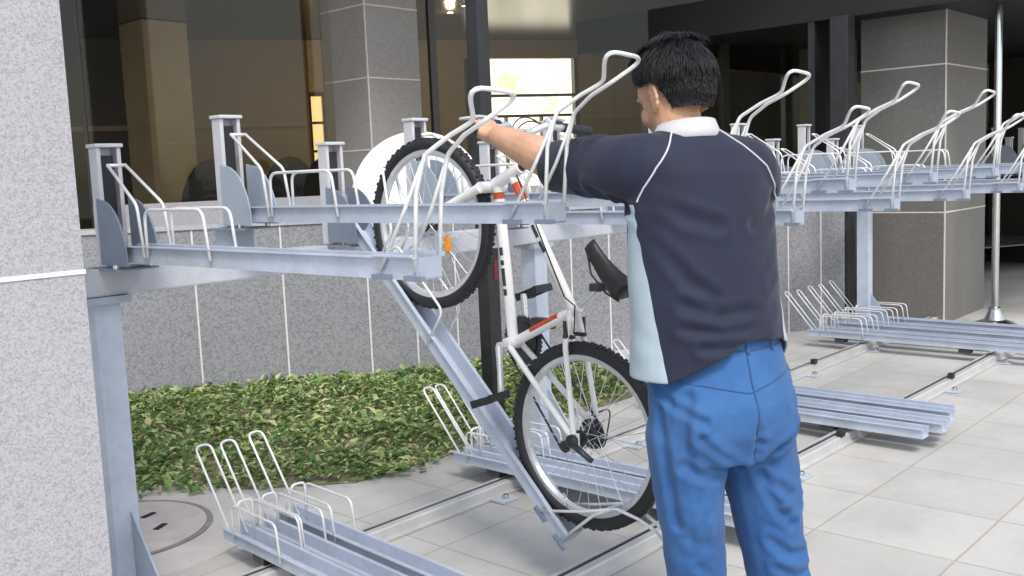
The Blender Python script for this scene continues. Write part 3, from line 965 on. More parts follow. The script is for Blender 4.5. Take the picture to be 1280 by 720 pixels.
# stem + handlebar
st_ = MB()
top = P(*HT)
s1 = top + hd * .05
s2 = s1 + fw_ * .085 + nb * .055
st_.tube([top, s1], .015, 10); st_.tube([s1, s2], .016, 10)
st_.build('stem', M['blackmetal'], bk, 'auto')
hbm = MB()
bar = fillet([s2 + Vector((-.29, 0, 0)) - fw_ * .035 + nb * .035, s2 + Vector((-.10, 0, 0)) + nb * .03, s2 + Vector((-.045, 0, 0)), s2 + Vector((.045, 0, 0)), s2 + Vector((.10, 0, 0)) + nb * .03, s2 + Vector((.29, 0, 0)) - fw_ * .035 + nb * .035], .04, 4)
hbm.tube(bar, .0125, 10); hbo = hbm.build('handlebar', M['alu'], bk, True)
for s in (-1, 1):
    e1 = s2 + Vector((s * .175, 0, 0)) - fw_ * .0125 + nb * .032; e2 = s2 + Vector((s * .30, 0, 0)) - fw_ * .036 + nb * .036
    MB().tube([e1, e2], .0165, 10).build('grip', M['black'], hbo, 'auto')
    lv = MB()
    l0 = s2 + Vector((s * .13, 0, 0)) + nb * .03 + fw_ * .0
    lv.tube([l0, l0 + fw_ * .03], .012, 8)
    lv.tube([l0 + fw_ * .03, l0 + fw_ * .05 + Vector((s * .05, 0, 0)) - nb * .01, l0 + fw_ * .05 + Vector((s * .13, 0, 0)) - nb * .02], [.007, .007, .005], 8)
    lv.build('brake_lever', M['alu'], hbo, 'auto')
    MB().lathe([(.016, -.02), (.018, .0), (.016, .02)], 10, lambda x, y, h, s=s: tuple(s2 + Vector((s * .155 + h, 0, 0)) + nb * .03 + Vector((0, x, y)))).build('shifter', M['blackmetal'], hbo, 'auto')
gripc = s2 + Vector((-.235, 0, 0)) - fw_ * .026 + nb * .034
# cables
cb = MB()
for s, q in ((-1, .10), (1, .12), (-1, .16), (1, .07)):
    a = s2 + Vector((s * .13, 0, 0)) + fw_ * .04
    b = top + Vector((s * .03, 0, 0)) + fw_ * .10
    mid = (a + b) / 2 + fw_ * q + nb * .05
    cb.tube([a * (1 - t) ** 2 + mid * 2 * t * (1 - t) + b * t * t for t in [i / 10 for i in range(11)]], .0026, 6)
d_ = (P(*SC_) - P(*HT)).normalized()
cb.tube([P(*HT) + Vector((-.02, 0, 0)) + d_ * .02, P(*SC_) + Vector((-.02, 0, 0)) - d_ * .05, P(*SC_) + Vector((-.03, -.03, .02)), P(1.99, .91, -.03)], .0025, 6)
cb.build('brake_cable', M['black'], bk, True)
# brakes
for (c0, dirv) in (((2.01, .90), 0), ((2.395, 1.375), 1)):
    for s in (-1, 1):
        q = MB()
        q.tube([P(c0[0], c0[1], s * .045), P(c0[0], c0[1], s * .05) + (nb * .05 if dirv else Vector((0, .0, .055)))], [.009, .006], 8)
        q.box(-.006, .006, -.022, .022, -.006, .006, Matrix.Translation(P(c0[0], c0[1], s * .030)))
        q.box(-.012, .012, -.005, .005, -.005, .005, Matrix.Translation(P(c0[0], c0[1], s * .04)))
        q.build('rim_brake', M['blackmetal'], bk, 'auto')
# seat
sp_ = MB()
sp_.tube([P(*SC_), P(1.905, 1.065)], .0135, 12); spo = sp_.build('seatpost', M['alu'], bk, 'auto')
sd_ = MB(); rowsn = 11
sc0 = P(1.866, 1.118)
vs = []; fs = []
sec = 14
for i in range(rowsn):
    t = i / (rowsn - 1)
    s = .108 - .205 * t                      # + nose, - tail
    wv = .016 + .048 * (max(0, (t - .25) / .75)) ** 1.3 if t > .25 else .018 + .012 * t
    if t > .93: wv *= .8
    if t < .05: wv *= .7
    hv = .022 + .012 * t
    for k in range(sec):
        a = 2 * PI * k / sec
        x = wv * math.cos(a); h = hv * math.sin(a) * (1 if math.sin(a) > 0 else 1.2)
        drop = .01 * (x / max(wv, 1e-6)) ** 2
        vs.append(sc0 + fw_ * s + nb * (h - drop + .012 * (t - .5) ** 2 * 4) + Vector((x, 0, 0)))
for i in range(rowsn - 1):
    for k in range(sec):
        k2 = (k + 1) % sec
        fs.append((i * sec + k, i * sec + k2, (i + 1) * sec + k2, (i + 1) * sec + k))
fs.append(tuple(range(sec))[::-1]); fs.append(tuple((rowsn - 1) * sec + k for k in range(sec)))
sd_.add(vs, fs); so1 = sd_.build('saddle', M['saddle'], bk, True)
q = MB()
for s in (-1, 1):
    q.tube([sc0 + fw_ * .09 - nb * .015 + Vector((s * .008, 0, 0)), sc0 + fw_ * .03 - nb * .045 + Vector((s * .02, 0, 0)), sc0 - fw_ * .05 - nb * .045 + Vector((s * .022, 0, 0)), sc0 - fw_ * .11 - nb * .015 + Vector((s * .04, 0, 0))], .0035, 6)
q.box(-.025, .025, -.02, .02, -.012, .012, Matrix.Translation(P(1.905, 1.065)))
q.build('saddle_rails', M['darkmetal'], so1)
# transmission
cw = MB()
bbp = P(*BB)
for (rr, x) in ((.085, .05), (.066, .044)):
    cw.lathe([(rr, -.0015), (rr, .0015)], 36, lambda a, b, h, x=x: tuple(bbp + Vector((x + h, a, b))))
for k in range(36):
    a = 2 * PI * k / 36
    cw.box(-.0013, .0013, -.003, .003, -.004, .004, Matrix.Translation(bbp + Vector((.05, math.cos(a) * .086, math.sin(a) * .086))) @ Matrix.Rotation(a, 4, 'X'))
cw.build('chainring', M['darkmetal'], bk)
for s, d2 in ((-1, Vector((0, -.016, -.17))), (1, Vector((0, .025, .158)))):
    a = bbp + Vector((s * .075, 0, 0)); b = bbp + d2 + Vector((s * .09, 0, 0))
    q = MB(); q.tube([bbp + Vector((s * .03, 0, 0)), a], .013, 10); q.tube([a, (a + b) / 2, b], [.013, .0105, .0125], 10)
    co = q.build('crank_arm', M['alu'], bk, 'auto')
    pd = MB()
    c0 = b + Vector((s * .055, 0, 0))
    pd.tube([b, c0 + Vector((s * .045, 0, 0))], .007, 8)
    for yy in (-.045, .045):
        pd.box(-.045, .045, -.007, .007, -.013, .013, Matrix.Translation(c0) @ Matrix.Rotation(R(-20), 4, 'X') @ Matrix.Translation((0, yy, 0)))
    for xx in (-.042, .0, .042):
        pd.box(-.006, .006, -.045, .045, -.011, .011, Matrix.Translation(c0) @ Matrix.Rotation(R(-20), 4, 'X') @ Matrix.Translation((xx, 0, 0)))
    po = pd.build('pedal', M['black'], co, bevel=0)
    rq = MB()
    for yy in (-.0535, .0535):
        rq.box(-.022, .022, -.0015, .0015, -.008, .008, Matrix.Translation(c0) @ Matrix.Rotation(R(-20), 4, 'X') @ Matrix.Translation((0, yy, 0)))
cs = MB()
rp = P(*Rr)
for i in range(6):
    rr = .052 - i * .006
    cs.lathe([(rr, -.001), (rr, .001)], 24, lambda a, b, h, x=.03 + i * .0045: tuple(rp + Vector((x + h, a, b))))
cs.build('cassette', M['darkmetal'], bk)
chn = MB()
fa = Vector((0, (P(*BB) - rp).y, (P(*BB) - rp).z)).normalized(); na = Vector((0, -fa.z, fa.y))
dpu = rp - na * .075 + fa * .02 ; dpl = rp - na * .14 + fa * .05
for a, b in ((rp + na * .038, bbp + na * .084), (bbp - na * .084, dpl - na * .02), (dpl + fa * .02, dpu - fa * .01)):
    chn.tube([a + Vector((.045, 0, 0)), b + Vector((.047, 0, 0))], .0042, 6)
chn.build('chain', M['darkmetal'], bk)
dr = MB()
for c0 in (dpu, dpl):
    dr.lathe([(.021, -.003), (.021, .003)], 14, lambda a, b, h, c0=c0: tuple(c0 + Vector((.046 + h, a, b))))
for x in (.038, .054):
    dr.tube([dpu + Vector((x, 0, 0)), dpl + Vector((x, 0, 0))], .006, 6)
dr.tube([rp + Vector((.075, 0, 0)), dpu + Vector((.062, 0, 0))], .011, 8)
dr.tube(fillet([dpu + Vector((.068, -.01, -.01)), dpu + Vector((.075, -.08, -.02)), rp + Vector((.075, -.05, .09)), rp + Vector((.068, .03, .05))], .05, 5), .0028, 6)
dr.build('derailleur', M['darkmetal'], bk, 'auto')
# kickstand and chain guard disc at near dropout
ks = MB(); ks.tube([rp + Vector((-.075, .02, .0)), rp + Vector((-.085, -.085, -.05))], [.012, .009], 8); ks.build('kickstand', M['darkmetal'], bk, True)
q = MB(); q.lathe([(.022, 0), (.022, .012), (.012, .02)], 12, lambda a, b, h: tuple(rp + Vector((-.07 - h, a, b)))); q.build('axle_nut', M['blackmetal'], bk, 'auto')

# white arched board geometry
poly = [(-.50, 0)] + [(-.5 * math.cos(a), 1.27 + .5 * math.sin(a)) for a in [PI * k / 24 for k in range(25)]] + [(.5, 0)]
MB().prism(poly, 0, .035, lambda a, b, h: (a, h, b)).build('panel', M['white'], wb, bevel=.008)
MB().box(-.3, .3, .036, .3, 0, .05).build('foot', M['darkmetal'], wb)

# ------------------------------------------------------------------ person
SCL = 1.17
BP = Vector((2.223, 1.330, 1.44 - 1.44 * SCL))
G = .209                     # ground level in the man's own frame
rx_ = Vector((.885, -.463, 0)).normalized(); fy_ = Vector((.463, .885, 0)).normalized()
RZ = math.atan2(rx_.y, rx_.x)
man = thing('person', 'man in navy shirt and blue jeans reaching out to the bicycle handlebar, seen from behind', 'person', BP, None, (0, 0, RZ))
man.scale = (SCL,) * 3
def W2L(p):
    d = Vector(p) - BP
    return Vector((d.dot(rx_), d.dot(fy_), d.z)) / SCL

def loft(mb, rings, sec=20):
    """rings: (centre, rx, ry, axis dir) closed loft; cross-section plane normal to the axis"""
    vs = []; fs = []
    for (c, a, b, ax) in rings:
        c = Vector(c); ax = Vector(ax).normalized()
        ux = Vector((1, 0, 0)); ux = (ux - ax * ux.dot(ax))
        if ux.length < .2: ux = Vector((0, 1, 0)) - ax * ax.y
        ux.normalize(); uy = ax.cross(ux)
        for k in range(sec):
            t = 2 * PI * k / sec
            vs.append(c + ux * a * math.cos(t) + uy * b * math.sin(t))
    n = len(rings)
    for i in range(n - 1):
        for k in range(sec):
            k2 = (k + 1) % sec
            fs.append((i * sec + k, i * sec + k2, (i + 1) * sec + k2, (i + 1) * sec + k))
    fs.append(tuple(range(sec))[::-1]); fs.append(tuple((n - 1) * sec + k for k in range(sec)))
    mb.add(vs, fs)
def zloft(mb, rows, sec=28):
    loft(mb, [((x, y, z), a, b, (0, 0, 1)) for (z, x, y, a, b) in rows], sec)
def limb(mb, pts, rad, seg=16, n=5):
    """smooth tapered limb through the joints with round ends"""
    P_ = [Vector(p) for p in pts]
    path = []; rr = []
    for i in range(len(P_) - 1):
        p0 = P_[max(i - 1, 0)]; p1 = P_[i]; p2 = P_[i + 1]; p3 = P_[min(i + 2, len(P_) - 1)]
        for k in range(n):
            t = k / n
            path.append(.5 * ((2 * p1) + (p2 - p0) * t + (2 * p0 - 5 * p1 + 4 * p2 - p3) * t * t + (3 * p1 - p0 - 3 * p2 + p3) * t ** 3))
            rr.append(rad[i] * (1 - t) + rad[i + 1] * t)
    path.append(P_[-1]); rr.append(rad[-1])
    mb.tube(path, rr, seg)
    mb.ellipsoid(path[0], (rr[0],) * 3, None, 14, 8); mb.ellipsoid(path[-1], (rr[-1],) * 3, None, 14, 8)

def fuse(mb, voxel, smooth=4, post=None):
    tmp = mb.build('tmp', [], None)
    md = tmp.modifiers.new('r', 'REMESH'); md.mode = 'VOXEL'; md.voxel_size = voxel; md.adaptivity = 0
    ms = tmp.modifiers.new('s', 'SMOOTH'); ms.iterations = smooth; ms.factor = .5
    bpy.context.view_layer.update()
    dg = bpy.context.evaluated_depsgraph_get()
    me = bpy.data.meshes.new_from_object(tmp.evaluated_get(dg))
    old = tmp.data
    bpy.data.objects.remove(tmp); bpy.data.meshes.remove(old)
    return me
def link_mesh(name, me, mat, parent):
    me.materials.clear(); me.materials.append(mat)
    me.polygons.foreach_set('use_smooth', [True] * len(me.polygons))
    me.name = name
    o = bpy.data.objects.new(name, me); COL.objects.link(o); o.parent = parent
    return o
def seg_dist(p, poly):
    best = 9; 
    for i in range(len(poly) - 1):
        a, b = poly[i], poly[i + 1]
        ab = b - a; t = max(0, min(1, (p - a).dot(ab) / ab.dot(ab)))
        d = (p - a - ab * t).length
        if d < best: best = d
    return best
def displace(me, fn):
    co = [v.co.copy() for v in me.vertices]; no = [v.normal.copy() for v in me.vertices]
    for v, c, n_ in zip(me.vertices, co, no):
        v.co = c + n_ * fn(c, n_)
    me.update()
def creases(lines):
    L_ = [([Vector(p) for p in poly], dep, wd) for poly, dep, wd in lines]
    def f(c):
        s = 0
        for poly, dep, wd in L_:
            d = seg_dist(c, poly)
            if d < wd * 3.2:
                # a groove flanked by a raised fold
                q = d / wd
                s += -dep * math.exp(-q * q) + dep * .55 * math.exp(-((q - 1.7) ** 2) * 1.6)
        return s
    return f

GRIP = (U2 + gripc.x, gripc.y + 1.99, gripc.z + .2)
# joints (local frame: x right, y front)
Lsh, Lel = Vector((-.158, .02, 1.445)), W2L((2.194, 1.822, 1.462))
Hh = W2L(GRIP)
fdir = (Hh - Lel).normalized()
Lwr = Hh - fdir * .075
Rsh, Rha = Vector((.110, .035, 1.395)), W2L((2.53, 1.70, 1.13))
Rel = Rsh.lerp(Rha, .5) + Vector((.07, -.02, -.07))
hc = Vector((-.052, .062, 1.590))
HM = Matrix.Rotation(R(13), 3, 'Z') @ Matrix.Rotation(R(-17), 3, 'X')
HS = .90
def hp_(x, y, z): return hc + HM @ Vector((x, y, z)) * HS

body = MB()
zloft(body, [(.80, .01, 0, .14, .10), (.95, 0, 0, .15, .105), (1.08, -.005, .0, .135, .095), (1.25, -.015, .005, .135, .095), (1.38, -.02, .01, .135, .082), (1.45, -.03, .012, .09, .07), (1.50, -.04, .02, .058, .055)])
limb(body, [(-.042, .015, 1.44), (-.052, .035, 1.50), (-.06, .05, 1.56)], [.062, .053, .055])
# arms
limb(body, [Lsh, Lel], [.05, .047])
limb(body, [Lel, Lel + (Lwr - Lel) * .35, Lwr], [.049, .047, .029])
limb(body, [Rsh, Rel, Rha], [.043, .040, .028])
body.ellipsoid(Rha + Vector((-.01, .05, -.01)), (.035, .06, .025))
# head
def hell(c, r): body.ellipsoid(hp_(*c), tuple(q * HS for q in r), HM, 20, 12)
hell((0, -.012, .032), (.074, .094, .088)); hell((0, .022, -.03), (.062, .068, .085)); hell((0, .052, -.088), (.034, .032, .028))
hell((0, .05, .03), (.058, .045, .045)); hell((.034, .058, -.03), (.026, .026, .03)); hell((-.034, .058, -.03), (.026, .026, .03))
hell((0, .088, -.012), (.011, .014, .026)); hell((0, .098, -.03), (.016, .014, .011)); hell((0, .083, -.058), (.022, .010, .006)); hell((0, .081, -.068), (.02, .010, .006))
hell((.028, .083, .022), (.022, .01, .006)); hell((-.028, .083, .022), (.022, .01, .006))
for s in (-1, 1):
    for k in range(9):
        a = R(-70 + k * 30)
        c = (s * (.078 + .006 * math.cos(a)), -.012 - .016 * math.cos(a) * 1., -.008 + .029 * math.sin(a))
        hell(c, (.0065, .007, .0075))
    hell((s * .074, -.006, -.008), (.006, .014, .02)); hell((s * .077, -.004, -.035), (.006, .008, .009))
# left hand round the two handle rods
axl = Vector((1, 0, 0))               # rod direction in world
axl = Vector((axl.dot(rx_), axl.dot(fy_), axl.z)).normalized()
e1 = (-(fdir) - axl * (-fdir).dot(axl)).normalized(); e2 = axl.cross(e1).normalized()
if e2.z < 0: e2 = -e2
knu = []
for i, (rad_, ln) in enumerate(((.0088, 215), (.0092, 235), (.009, 225), (.0078, 205))):
    c = Hh + axl * (.029 - .019 * i)
    pts = []; rr = []
    for k in range(10):
        t = k / 9
        a = R(-12 + ln * t)
        q = .0205 - .001 * t
        pts.append(c + e1 * q * math.cos(a) + e2 * q * math.sin(a)); rr.append(rad_ * (1.08 - .3 * t))
    body.tube(pts, rr, 10); body.ellipsoid(pts[-1], (rr[-1],) * 3, None, 8, 6); body.ellipsoid(pts[0], (rr[0] * 1.15,) * 3, None, 8, 6)
    knu.append(pts[0])
body.ellipsoid(Hh + e1 * .03 - e2 * .006, (.02, .034, .024), Matrix((e1, axl, e2)).transposed(), 14, 10)
for kq in knu:
    body.tube([kq, kq + (Lwr - kq) * .5, Lwr], [.0115, .013, .016], 10)
# thumb leaves the side of the palm and closes under the rods
tb = Lwr + (Hh - Lwr) * .35 + axl * .034
pts = [tb, tb + axl * .008 + e1 * -.012 - e2 * .018, Hh + axl * .028 - e2 * .026 - e1 * .002, Hh + axl * .014 - e2 * .024 - e1 * .020]
body.tube(fillet(pts, .02, 4), [.0125 - .0004 * k for k in range(len(fillet(pts, .02, 4)))], 10); body.ellipsoid(pts[-1], (.009,) * 3, None, 8, 6)
# legs and feet
LK, RK = Vector((-.052, .01, .54)), Vector((.135, -.01, .54))
LA_, RA_ = Vector((-.038, -.03, .10 + G)), Vector((.192, -.05, .10 + G))
limb(body, [(-.08, 0, .86), LK, LA_], [.072, .05, .036]); limb(body, [(.085, 0, .86), RK, RA_], [.072, .05, .036])
for a in (LA_, RA_):
    body.ellipsoid(a + Vector((-.005, .05, -.055)), (.036, .11, .035))
me = fuse(body, .0042, 3)
bo = link_mesh('body', me, M['skin'], man)

# eyes
for s in (-1, 1):
    e = MB(); e.ellipsoid(hp_(s * .029, .066, .004), (.012, .012, .012), HM); eo = e.build('eye', M['eye'], man, True)
    e = MB(); e.ellipsoid(hp_(s * .029, .0755, .003), (.0055, .005, .0055), HM); e.build('iris', M['hair'], eo, True)

# hair: cap plus tapered locks
def hairline(th):
    """height (head frame) of the hair's lower edge; th = 0 front, pi back"""
    a = abs((th + PI) % (2 * PI) - PI)
    if a < R(50): return .072
    if a < R(78): return .072 - (.040) * (a - R(50)) / R(28)
    if a < R(97): return .032 + .002 * (a - R(78)) / R(19)
    if a < R(114): return .034 - .082 * (a - R(97)) / R(17)
    return -.048 - .016 * (a - R(114)) / R(66)
def scalp(th, z, extra=0.):
    zz = max(-1, min(1, (z - .03) / .098))
    q = math.sqrt(max(0, 1 - zz * zz))
    if z < .03: q = 1 - .22 * ((.03 - z) / .1) ** 2
    return Vector((math.sin(th) * (.0755 + extra) * q, -.012 + math.cos(th) * (.098 + extra) * q, z))
hm = MB(); nu, nv = 64, 30
vs = []; fs = []
for i in range(nu):
    th = 2 * PI * i / nu
    z0 = hairline(th)
    for j in range(nv + 1):
        t = j / nv
        z = z0 + (.1275 - z0) * (math.sin(t * PI / 2) if True else t)
        th_k = .009 * min(1, t * 3) + .0005
        p = scalp(th, min(z, .1275), th_k)
        top = max(0, (z - .06) / .07)
        p.z += .006 * top
        nz = noise.noise(Vector((p.x * 38, p.y * 30, p.z * 14))) * .0055 + noise.noise(Vector((p.x * 90, p.y * 80, p.z * 26))) * .003
        p += Vector((math.sin(th), math.cos(th), .5)) * nz * min(1, t * 4)
        vs.append(hp_(*p))
for i in range(nu):
    i2 = (i + 1) % nu
    for j in range(nv):
        fs.append((i * (nv + 1) + j, i2 * (nv + 1) + j, i2 * (nv + 1) + j + 1, i * (nv + 1) + j + 1))
hm.add(vs, fs)
crown = Vector((.01, -.055, .125))
for q in range(7000):
    th = random.uniform(0, 2 * PI); z0 = hairline(th)
    z = z0 + (.135 - z0) * random.random() ** .75
    p = scalp(th, min(z, .126), (.0065 + .004 * random.random()) * min(1, .12 + (z - z0) * 22)); p.z += .006 * max(0, (z - .06) / .07)
    if z > .118:
        rr_ = math.sqrt(random.random()) * .06
        p = Vector((math.sin(th) * rr_, -.012 + math.cos(th) * rr_ * 1.25,   .130 + .008 * (1 - (rr_ / .06) ** 2)))
    out = Vector((p.x, p.y + .012, (p.z - .02) * .8)).normalized()
    fl = (p - crown); fl = (fl - out * fl.dot(out))
    if fl.length < 1e-4: continue
    fl.normalize()
    fl = (fl + Vector((0, 0, -.35)) + Vector((random.gauss(0, .20), random.gauss(0, .20), random.gauss(0, .12)))); fl = (fl - out * fl.dot(out) * .9).normalized()
    L_ = random.uniform(.028, .052) * (1.15 if z > .05 else .55) * min(1, .25 + (z - z0) * 16)
    lift = random.uniform(.0015, .0055) * (1 if z > .03 else .3)
    w_ = random.uniform(.0006, .0013)
    pts = [p - out * .004, p + fl * L_ * .4 + out * lift, p + fl * L_ * .75 + out * lift * .9, p + fl * L_ - out * .003]
    hm.tube([hp_(*x) for x in pts], [w_, w_ * 1.1, w_ * .7, w_ * .12], 4, cap=False)
hm.build('hair', M['hair'], man, True, clean=False)
eb = MB()
for s in (-1, 1):
    eb.tube([hp_(s * .013, .094, .026), hp_(s * .03, .091, .031), hp_(s * .047, .079, .026)], [.003, .0036, .002], 6)
eb.build('eyebrows', M['hair'], man, True)

# trousers
tr = MB()
zloft(tr, [(.80, .012, -.015, .155, .115), (.86, .008, -.02, .170, .132), (.92, .004, -.018, .172, .132), (.98, .0, -.008, .166, .122), (1.04, -.002, .0, .160, .112), (1.075, -.004, .0, .157, .110)])
limb(tr, [(-.084, -.01, .85), (-.076, -.005, .73), (-.062, .0, .60), (-.052, .0, .48), (-.045, -.015, .38), (-.038, -.03, .27)], [.090, .082, .072, .066, .064, .064])
limb(tr, [(.088, -.012, .85), (.108, -.012, .73), (.132, -.012, .60), (.150, -.014, .48), (.172, -.03, .38), (.190, -.045, .27)], [.094, .087, .077, .069, .064, .064])
for s in (-1, 1): tr.ellipsoid((.008 + s * .07, -.055, .885), (.088, .076, .10))
me = fuse(tr, .0062, 5)
bk_y = -.11
cr_ = creases([
    ([(-.13, -.08, .80), (-.075, -.10, .765), (-.02, -.095, .765)], 0.0072, .012),
    ([(-.135, -.08, .70), (-.09, -.10, .66), (-.045, -.09, .64)], 0.0058, .012),
    ([(-.145, -.05, .62), (-.095, -.085, .59), (-.05, -.085, .58)], .008, .009),
    ([(-.105, -.09, .52), (-.07, -.085, .495), (-.02, -.07, .50)], 0.0065, .012),
    ([(.06, -.10, .66), (.11, -.10, .655), (.17, -.08, .675)], 0.0058, .012),
    ([(.19, -.05, .74), (.16, -.09, .70), (.12, -.10, .69)], 0.0058, .012),
    ([(.09, -.09, .475), (.14, -.085, .455), (.20, -.07, .47)], 0.0072, .012),
    ([(.11, -.09, .43), (.15, -.08, .42), (.21, -.06, .43)], .009, .009),
    ([(.02, -.15, .845), (.07, -.16, .83), (.13, -.13, .85)], .007, .009),
    ([(-.17, -.02, .98), (-.15, -.08, .93), (-.10, -.12, .90)], .006, .010),
    ([(.17, -.03, .98), (.155, -.08, .94), (.12, -.12, .92)], .006, .010),
    ([(.012, -.16, 1.0), (.012, -.17, .90), (.014, -.12, .80), (.015, -.06, .775)], 0.0090, .010),
    ([(-.004, -.11, .80), (-.05, -.115, .825), (-.10, -.11, .865)], 0.0120, .011),
    ([(.03, -.115, .80), (.08, -.12, .825), (.135, -.10, .855)], 0.0135, .012),
    ([(.03, -.10, .775), (.075, -.105, .74), (.125, -.10, .71)], 0.0090, .012),
    ([(.055, -.09, .76), (.085, -.10, .69), (.14, -.09, .63)], 0.0090, .012),
    ([(-.01, -.09, .775), (-.055, -.10, .72), (-.09, -.09, .65)], 0.0090, .012),
    ([(-.12, -.09, .95), (-.135, -.09, .86), (-.11, -.10, .74), (-.07, -.09, .60)], 0.0090, .013),
    ([(-.165, -.04, .92), (-.155, -.05, .80), (-.13, -.05, .66)], 0.0090, .012),
    ([(.08, -.085, .60), (.13, -.09, .56), (.19, -.07, .55)], 0.0090, .012),
    ([(.10, -.085, .53), (.15, -.09, .50), (.20, -.07, .505)], 0.0090, .012),
    ([(-.09, -.07, .56), (-.05, -.08, .53), (.0, -.07, .535)], 0.0075, .011),
    ([(-.10, -.07, .47), (-.05, -.08, .45), (.0, -.06, .46)], 0.0075, .011),
    ([(.02, -.09, .73), (.06, -.1, .64), (.08, -.09, .55)], 0.0060, .012),
])
displace(me, lambda c, n_: cr_(c) + noise.noise(Vector((c.x * 9, c.y * 9, c.z * 5))) * .0045 + noise.noise(Vector((c.x * 26 + c.z * 8, c.y * 20, c.z * 13))) * .0012 + noise.noise(Vector((c.x * 8, c.y * 8, c.z * 22))) * .0025 * (1 if c.z < .75 else .4))
tro = link_mesh('jeans', me, M['denim'], man)
bmT = bmesh.new(); bmT.from_mesh(me); bvT = BVHTree.FromBMesh(bmT)
def onsurf(bv, p, lift):
    r_ = bv.find_nearest(Vector(p))
    return r_[0] + r_[1] * lift
def seam(bv, pts, r, name, mat, parent, lift=.0, n=10, seg=6, back=True):
    dense = []
    for i in range(len(pts) - 1):
        a, b = Vector(pts[i]), Vector(pts[i + 1])
        for k in range(n): dense.append(a + (b - a) * k / n)
    dense.append(Vector(pts[-1]))
    q = []
    for p in dense:
        h_ = bv.ray_cast(Vector((p.x, -.6, p.z)), Vector((0, 1, 0))) if back else (None,)
        q.append(h_[0] + h_[1] * lift if h_[0] is not None else onsurf(bv, p, lift))
    return MB().tube(q, r, seg).build(name, mat, parent, True)
seam(bvT, [(.008, -.14, 1.05), (.011, -.17, .95), (.013, -.2, .87), (.014, -.13, .80)], .0022, 'centre_seam', M['denimdark'], tro)
seam(bvT, [(-.17, -.08, .99), (-.09, -.15, .975), (.0, -.17, .955), (.09, -.15, .975), (.17, -.08, .99)], .0016, 'yoke_seam', M['denimdark'], tro)
seam(bvT, [(-.155 * math.cos(a), -.11 * math.sin(a), 1.042) for a in [PI * k / 12 for k in range(13)]], .0018, 'waistband_seam', M['denimdark'], tro, n=4)
for xx in (-.075, .012, .085):
    seam(bvT, [(xx, -.15, 1.072), (xx, -.15, 1.035)], .0045, 'belt_loop', M['denim'], tro, .001, n=4)

# shirt
sh = MB()
zloft(sh, [(.93, -.012, -.004, .188, .138), (1.0, -.014, -.004, .186, .136), (1.08, -.018, -.002, .179, .128), (1.2, -.026, .004, .174, .122), (1.33, -.024, .008, .170, .116), (1.425, -.028, .010, .165, .104), (1.475, -.033, .014, .132, .086), (1.505, -.038, .02, .090, .068), (1.518, -.042, .024, .066, .06)], 36)
limb(sh, [(-.09, .015, 1.425), Lsh + Vector((.0, .012, -.008)), Lsh.lerp(Lel, .5) + Vector((.0, .0, -.008)), Lsh.lerp(Lel, .93) + Vector((0, 0, -.008))], [.085, .074, .070, .066], 18)
limb(sh, [(.05, .015, 1.42), (.112, .028, 1.405), Rsh.lerp(Rel, .5) + Vector((.01, 0, 0)), Rsh.lerp(Rel, .95)], [.085, .076, .068, .062], 18)
me = fuse(sh, .0062, 6)
crs = creases([
    ([(-.14, -.11, 1.10), (-.06, -.14, 1.085), (.04, -.145, 1.10), (.13, -.11, 1.125)], 0.0102, .013),
    ([(-.10, -.12, 1.06), (.0, -.145, 1.055), (.10, -.13, 1.075)], 0.0085, .012),
    ([(-.13, -.10, 1.15), (-.05, -.13, 1.125), (.06, -.14, 1.135)], 0.0068, .014),
    ([(.02, -.14, 1.16), (.10, -.12, 1.17), (.165, -.06, 1.20)], 0.0068, .013),
    ([(-.16, -.04, 1.28), (-.12, -.10, 1.20), (-.07, -.12, 1.16)], 0.0068, .015),
    ([(.16, -.05, 1.30), (.13, -.09, 1.22), (.08, -.12, 1.18)], 0.0068, .015),
    ([(-.16, -.02, 1.37), (-.11, -.085, 1.33), (-.05, -.10, 1.31)], 0.0068, .016),
    ([(.13, -.04, 1.36), (.09, -.08, 1.32), (.04, -.10, 1.31)], 0.0059, .016),
    ([(-.20, .10, 1.36), (-.22, .13, 1.43), (-.20, .16, 1.50)], 0.0085, .012),
    ([(-.22, .19, 1.37), (-.24, .20, 1.43), (-.23, .21, 1.50)], 0.0068, .010),
    ([(-.17, -.01, 1.33), (-.20, .06, 1.38), (-.23, .12, 1.40)], 0.0102, .013),
])
displace(me, lambda c, n_: crs(c) + noise.noise(Vector((c.x * 8, c.y * 8, c.z * 7))) * .005 + noise.noise(Vector((c.x * 14, c.y * 14, c.z * 26))) * .0028 * max(0, min(1, (1.32 - c.z) * 4)))
# cut the hem, the sleeve mouths and the neck hole open
def hem(c):
    a = math.atan2(c.x + .005, -(c.y))            # 0 = centre back, minus = left
    x = a / PI
    base = 1.022
    if x < 0: base = 1.066 - .082 * min(1, max(0, (-x + .02) / .36)) ** 1.1
    else: base = 1.066 - .006 * min(1, x / .2) - .055 * min(1, max(0, (x - .22) / .24)) ** 2
    return base
bm = bmesh.new(); bm.from_mesh(me)
axL = (Lel - Lsh).normalized(); cutL = Lsh.lerp(Lel, .97)
kill = []
for v in bm.verts:
    c = v.co
    if c.z < hem(c) - .004: kill.append(v)
    elif (c - cutL).dot(axL) > .0 and c.x < -.17: kill.append(v)
bmesh.ops.delete(bm, geom=kill, context='VERTS')
for v in bm.verts:
    if v.is_boundary:
        if v.co.z < 1.12: v.co.z = hem(v.co)
        else: v.co -= axL * (v.co - cutL).dot(axL)
bm.to_mesh(me); bm.free()
sho = link_mesh('shirt', me, M['shirt'], man)
md = sho.modifiers.new('thickness', 'SOLIDIFY'); md.thickness = .004; md.offset = -1
bmS = bmesh.new(); bmS.from_mesh(me); bvS = BVHTree.FromBMesh(bmS)
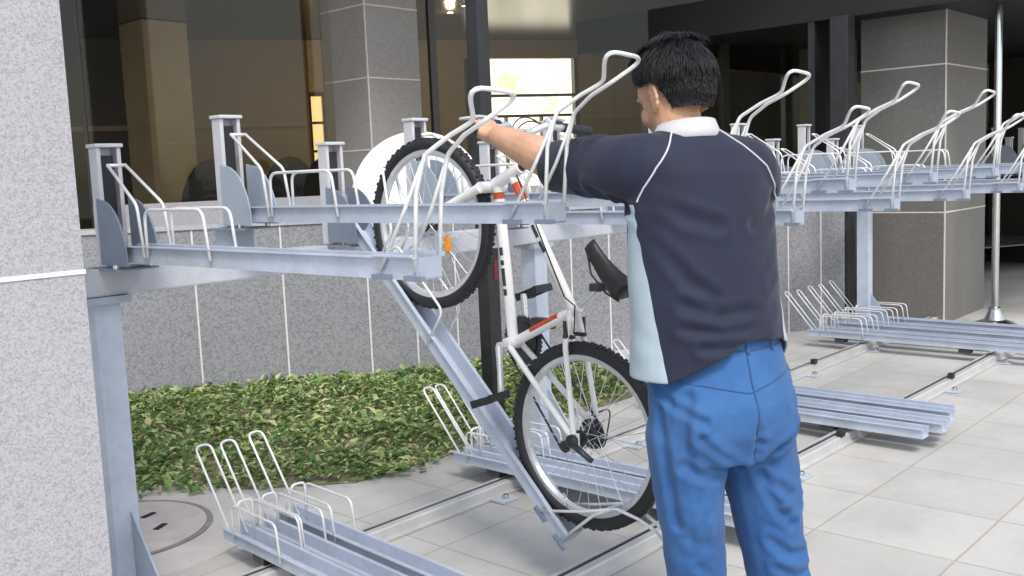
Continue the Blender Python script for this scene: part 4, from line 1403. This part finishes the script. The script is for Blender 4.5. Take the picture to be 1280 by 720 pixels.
# collar
cl = MB(); nC = 40; vs = []; fs = []
for i in range(nC):
    a = 2 * PI * i / nC
    for (r1, zz) in ((.070, 1.490), (.065, 1.512), (.061, 1.532), (.065, 1.535), (.073, 1.515), (.081, 1.496)):
        back = .5 - .5 * math.sin(a)
        vs.append(Vector((-.046 + math.cos(a) * r1 * .98, .026 + math.sin(a) * r1, zz - .018 * (1 - back) + .004 * back)))
for i in range(nC):
    i2 = (i + 1) % nC
    for j in range(6):
        j2 = (j + 1) % 6
        fs.append((i * 6 + j, i2 * 6 + j, i2 * 6 + j2, i * 6 + j2))
cl.add(vs, fs); cl.build('collar', M['collar'], sho, True)
# piping along the raglan seams
seam(bvS, [(-.098, -.03, 1.518), (-.13, -.08, 1.478), (-.163, -.12, 1.435), (-.184, -.12, 1.395), (-.193, -.09, 1.365)], .0022, 'piping', M['collar'], sho, .0002, 14)
seam(bvS, [(.005, -.05, 1.51), (.05, -.08, 1.475), (.10, -.11, 1.43), (.14, -.12, 1.37), (.19, -.06, 1.31)], .0022, 'piping', M['collar'], sho, .0002, 14)
# shoes
for a in (LA_, RA_):
    s_ = MB(); vs = []; fs = []; sec = 16
    rows = [(-.075, .028, .03, .05), (-.06, .036, .045, .055), (.0, .038, .05, .06), (.06, .043, .042, .05), (.12, .046, .033, .04), (.165, .036, .026, .032), (.185, .015, .015, .022)]
    for (yy, wx, hz, zc) in rows:
        for k in range(sec):
            t = 2 * PI * k / sec
            z = zc * .95 + hz * math.sin(t)
            vs.append(Vector((a.x - .004 + wx * math.cos(t), a.y + yy, max(.012, z) + G)))
    for i in range(len(rows) - 1):
        for k in range(sec):
            k2 = (k + 1) % sec
            fs.append((i * sec + k, i * sec + k2, (i + 1) * sec + k2, (i + 1) * sec + k))
    fs.append(tuple(range(sec))[::-1]); fs.append(tuple((len(rows) - 1) * sec + k for k in range(sec)))
    s_.add(vs, fs); q = s_.build('shoe', M['sole'], man, True)
    MB().prism([(-.04, -.085), (.036, -.085), (.044, .07), (.04, .15), (.015, .195), (-.025, .195), (-.048, .14), (-.046, .07)], G, G + .018, lambda x, y, h, a=a: (a.x + x, a.y + y, h)).build('sole', M['black'], q, bevel=.004)
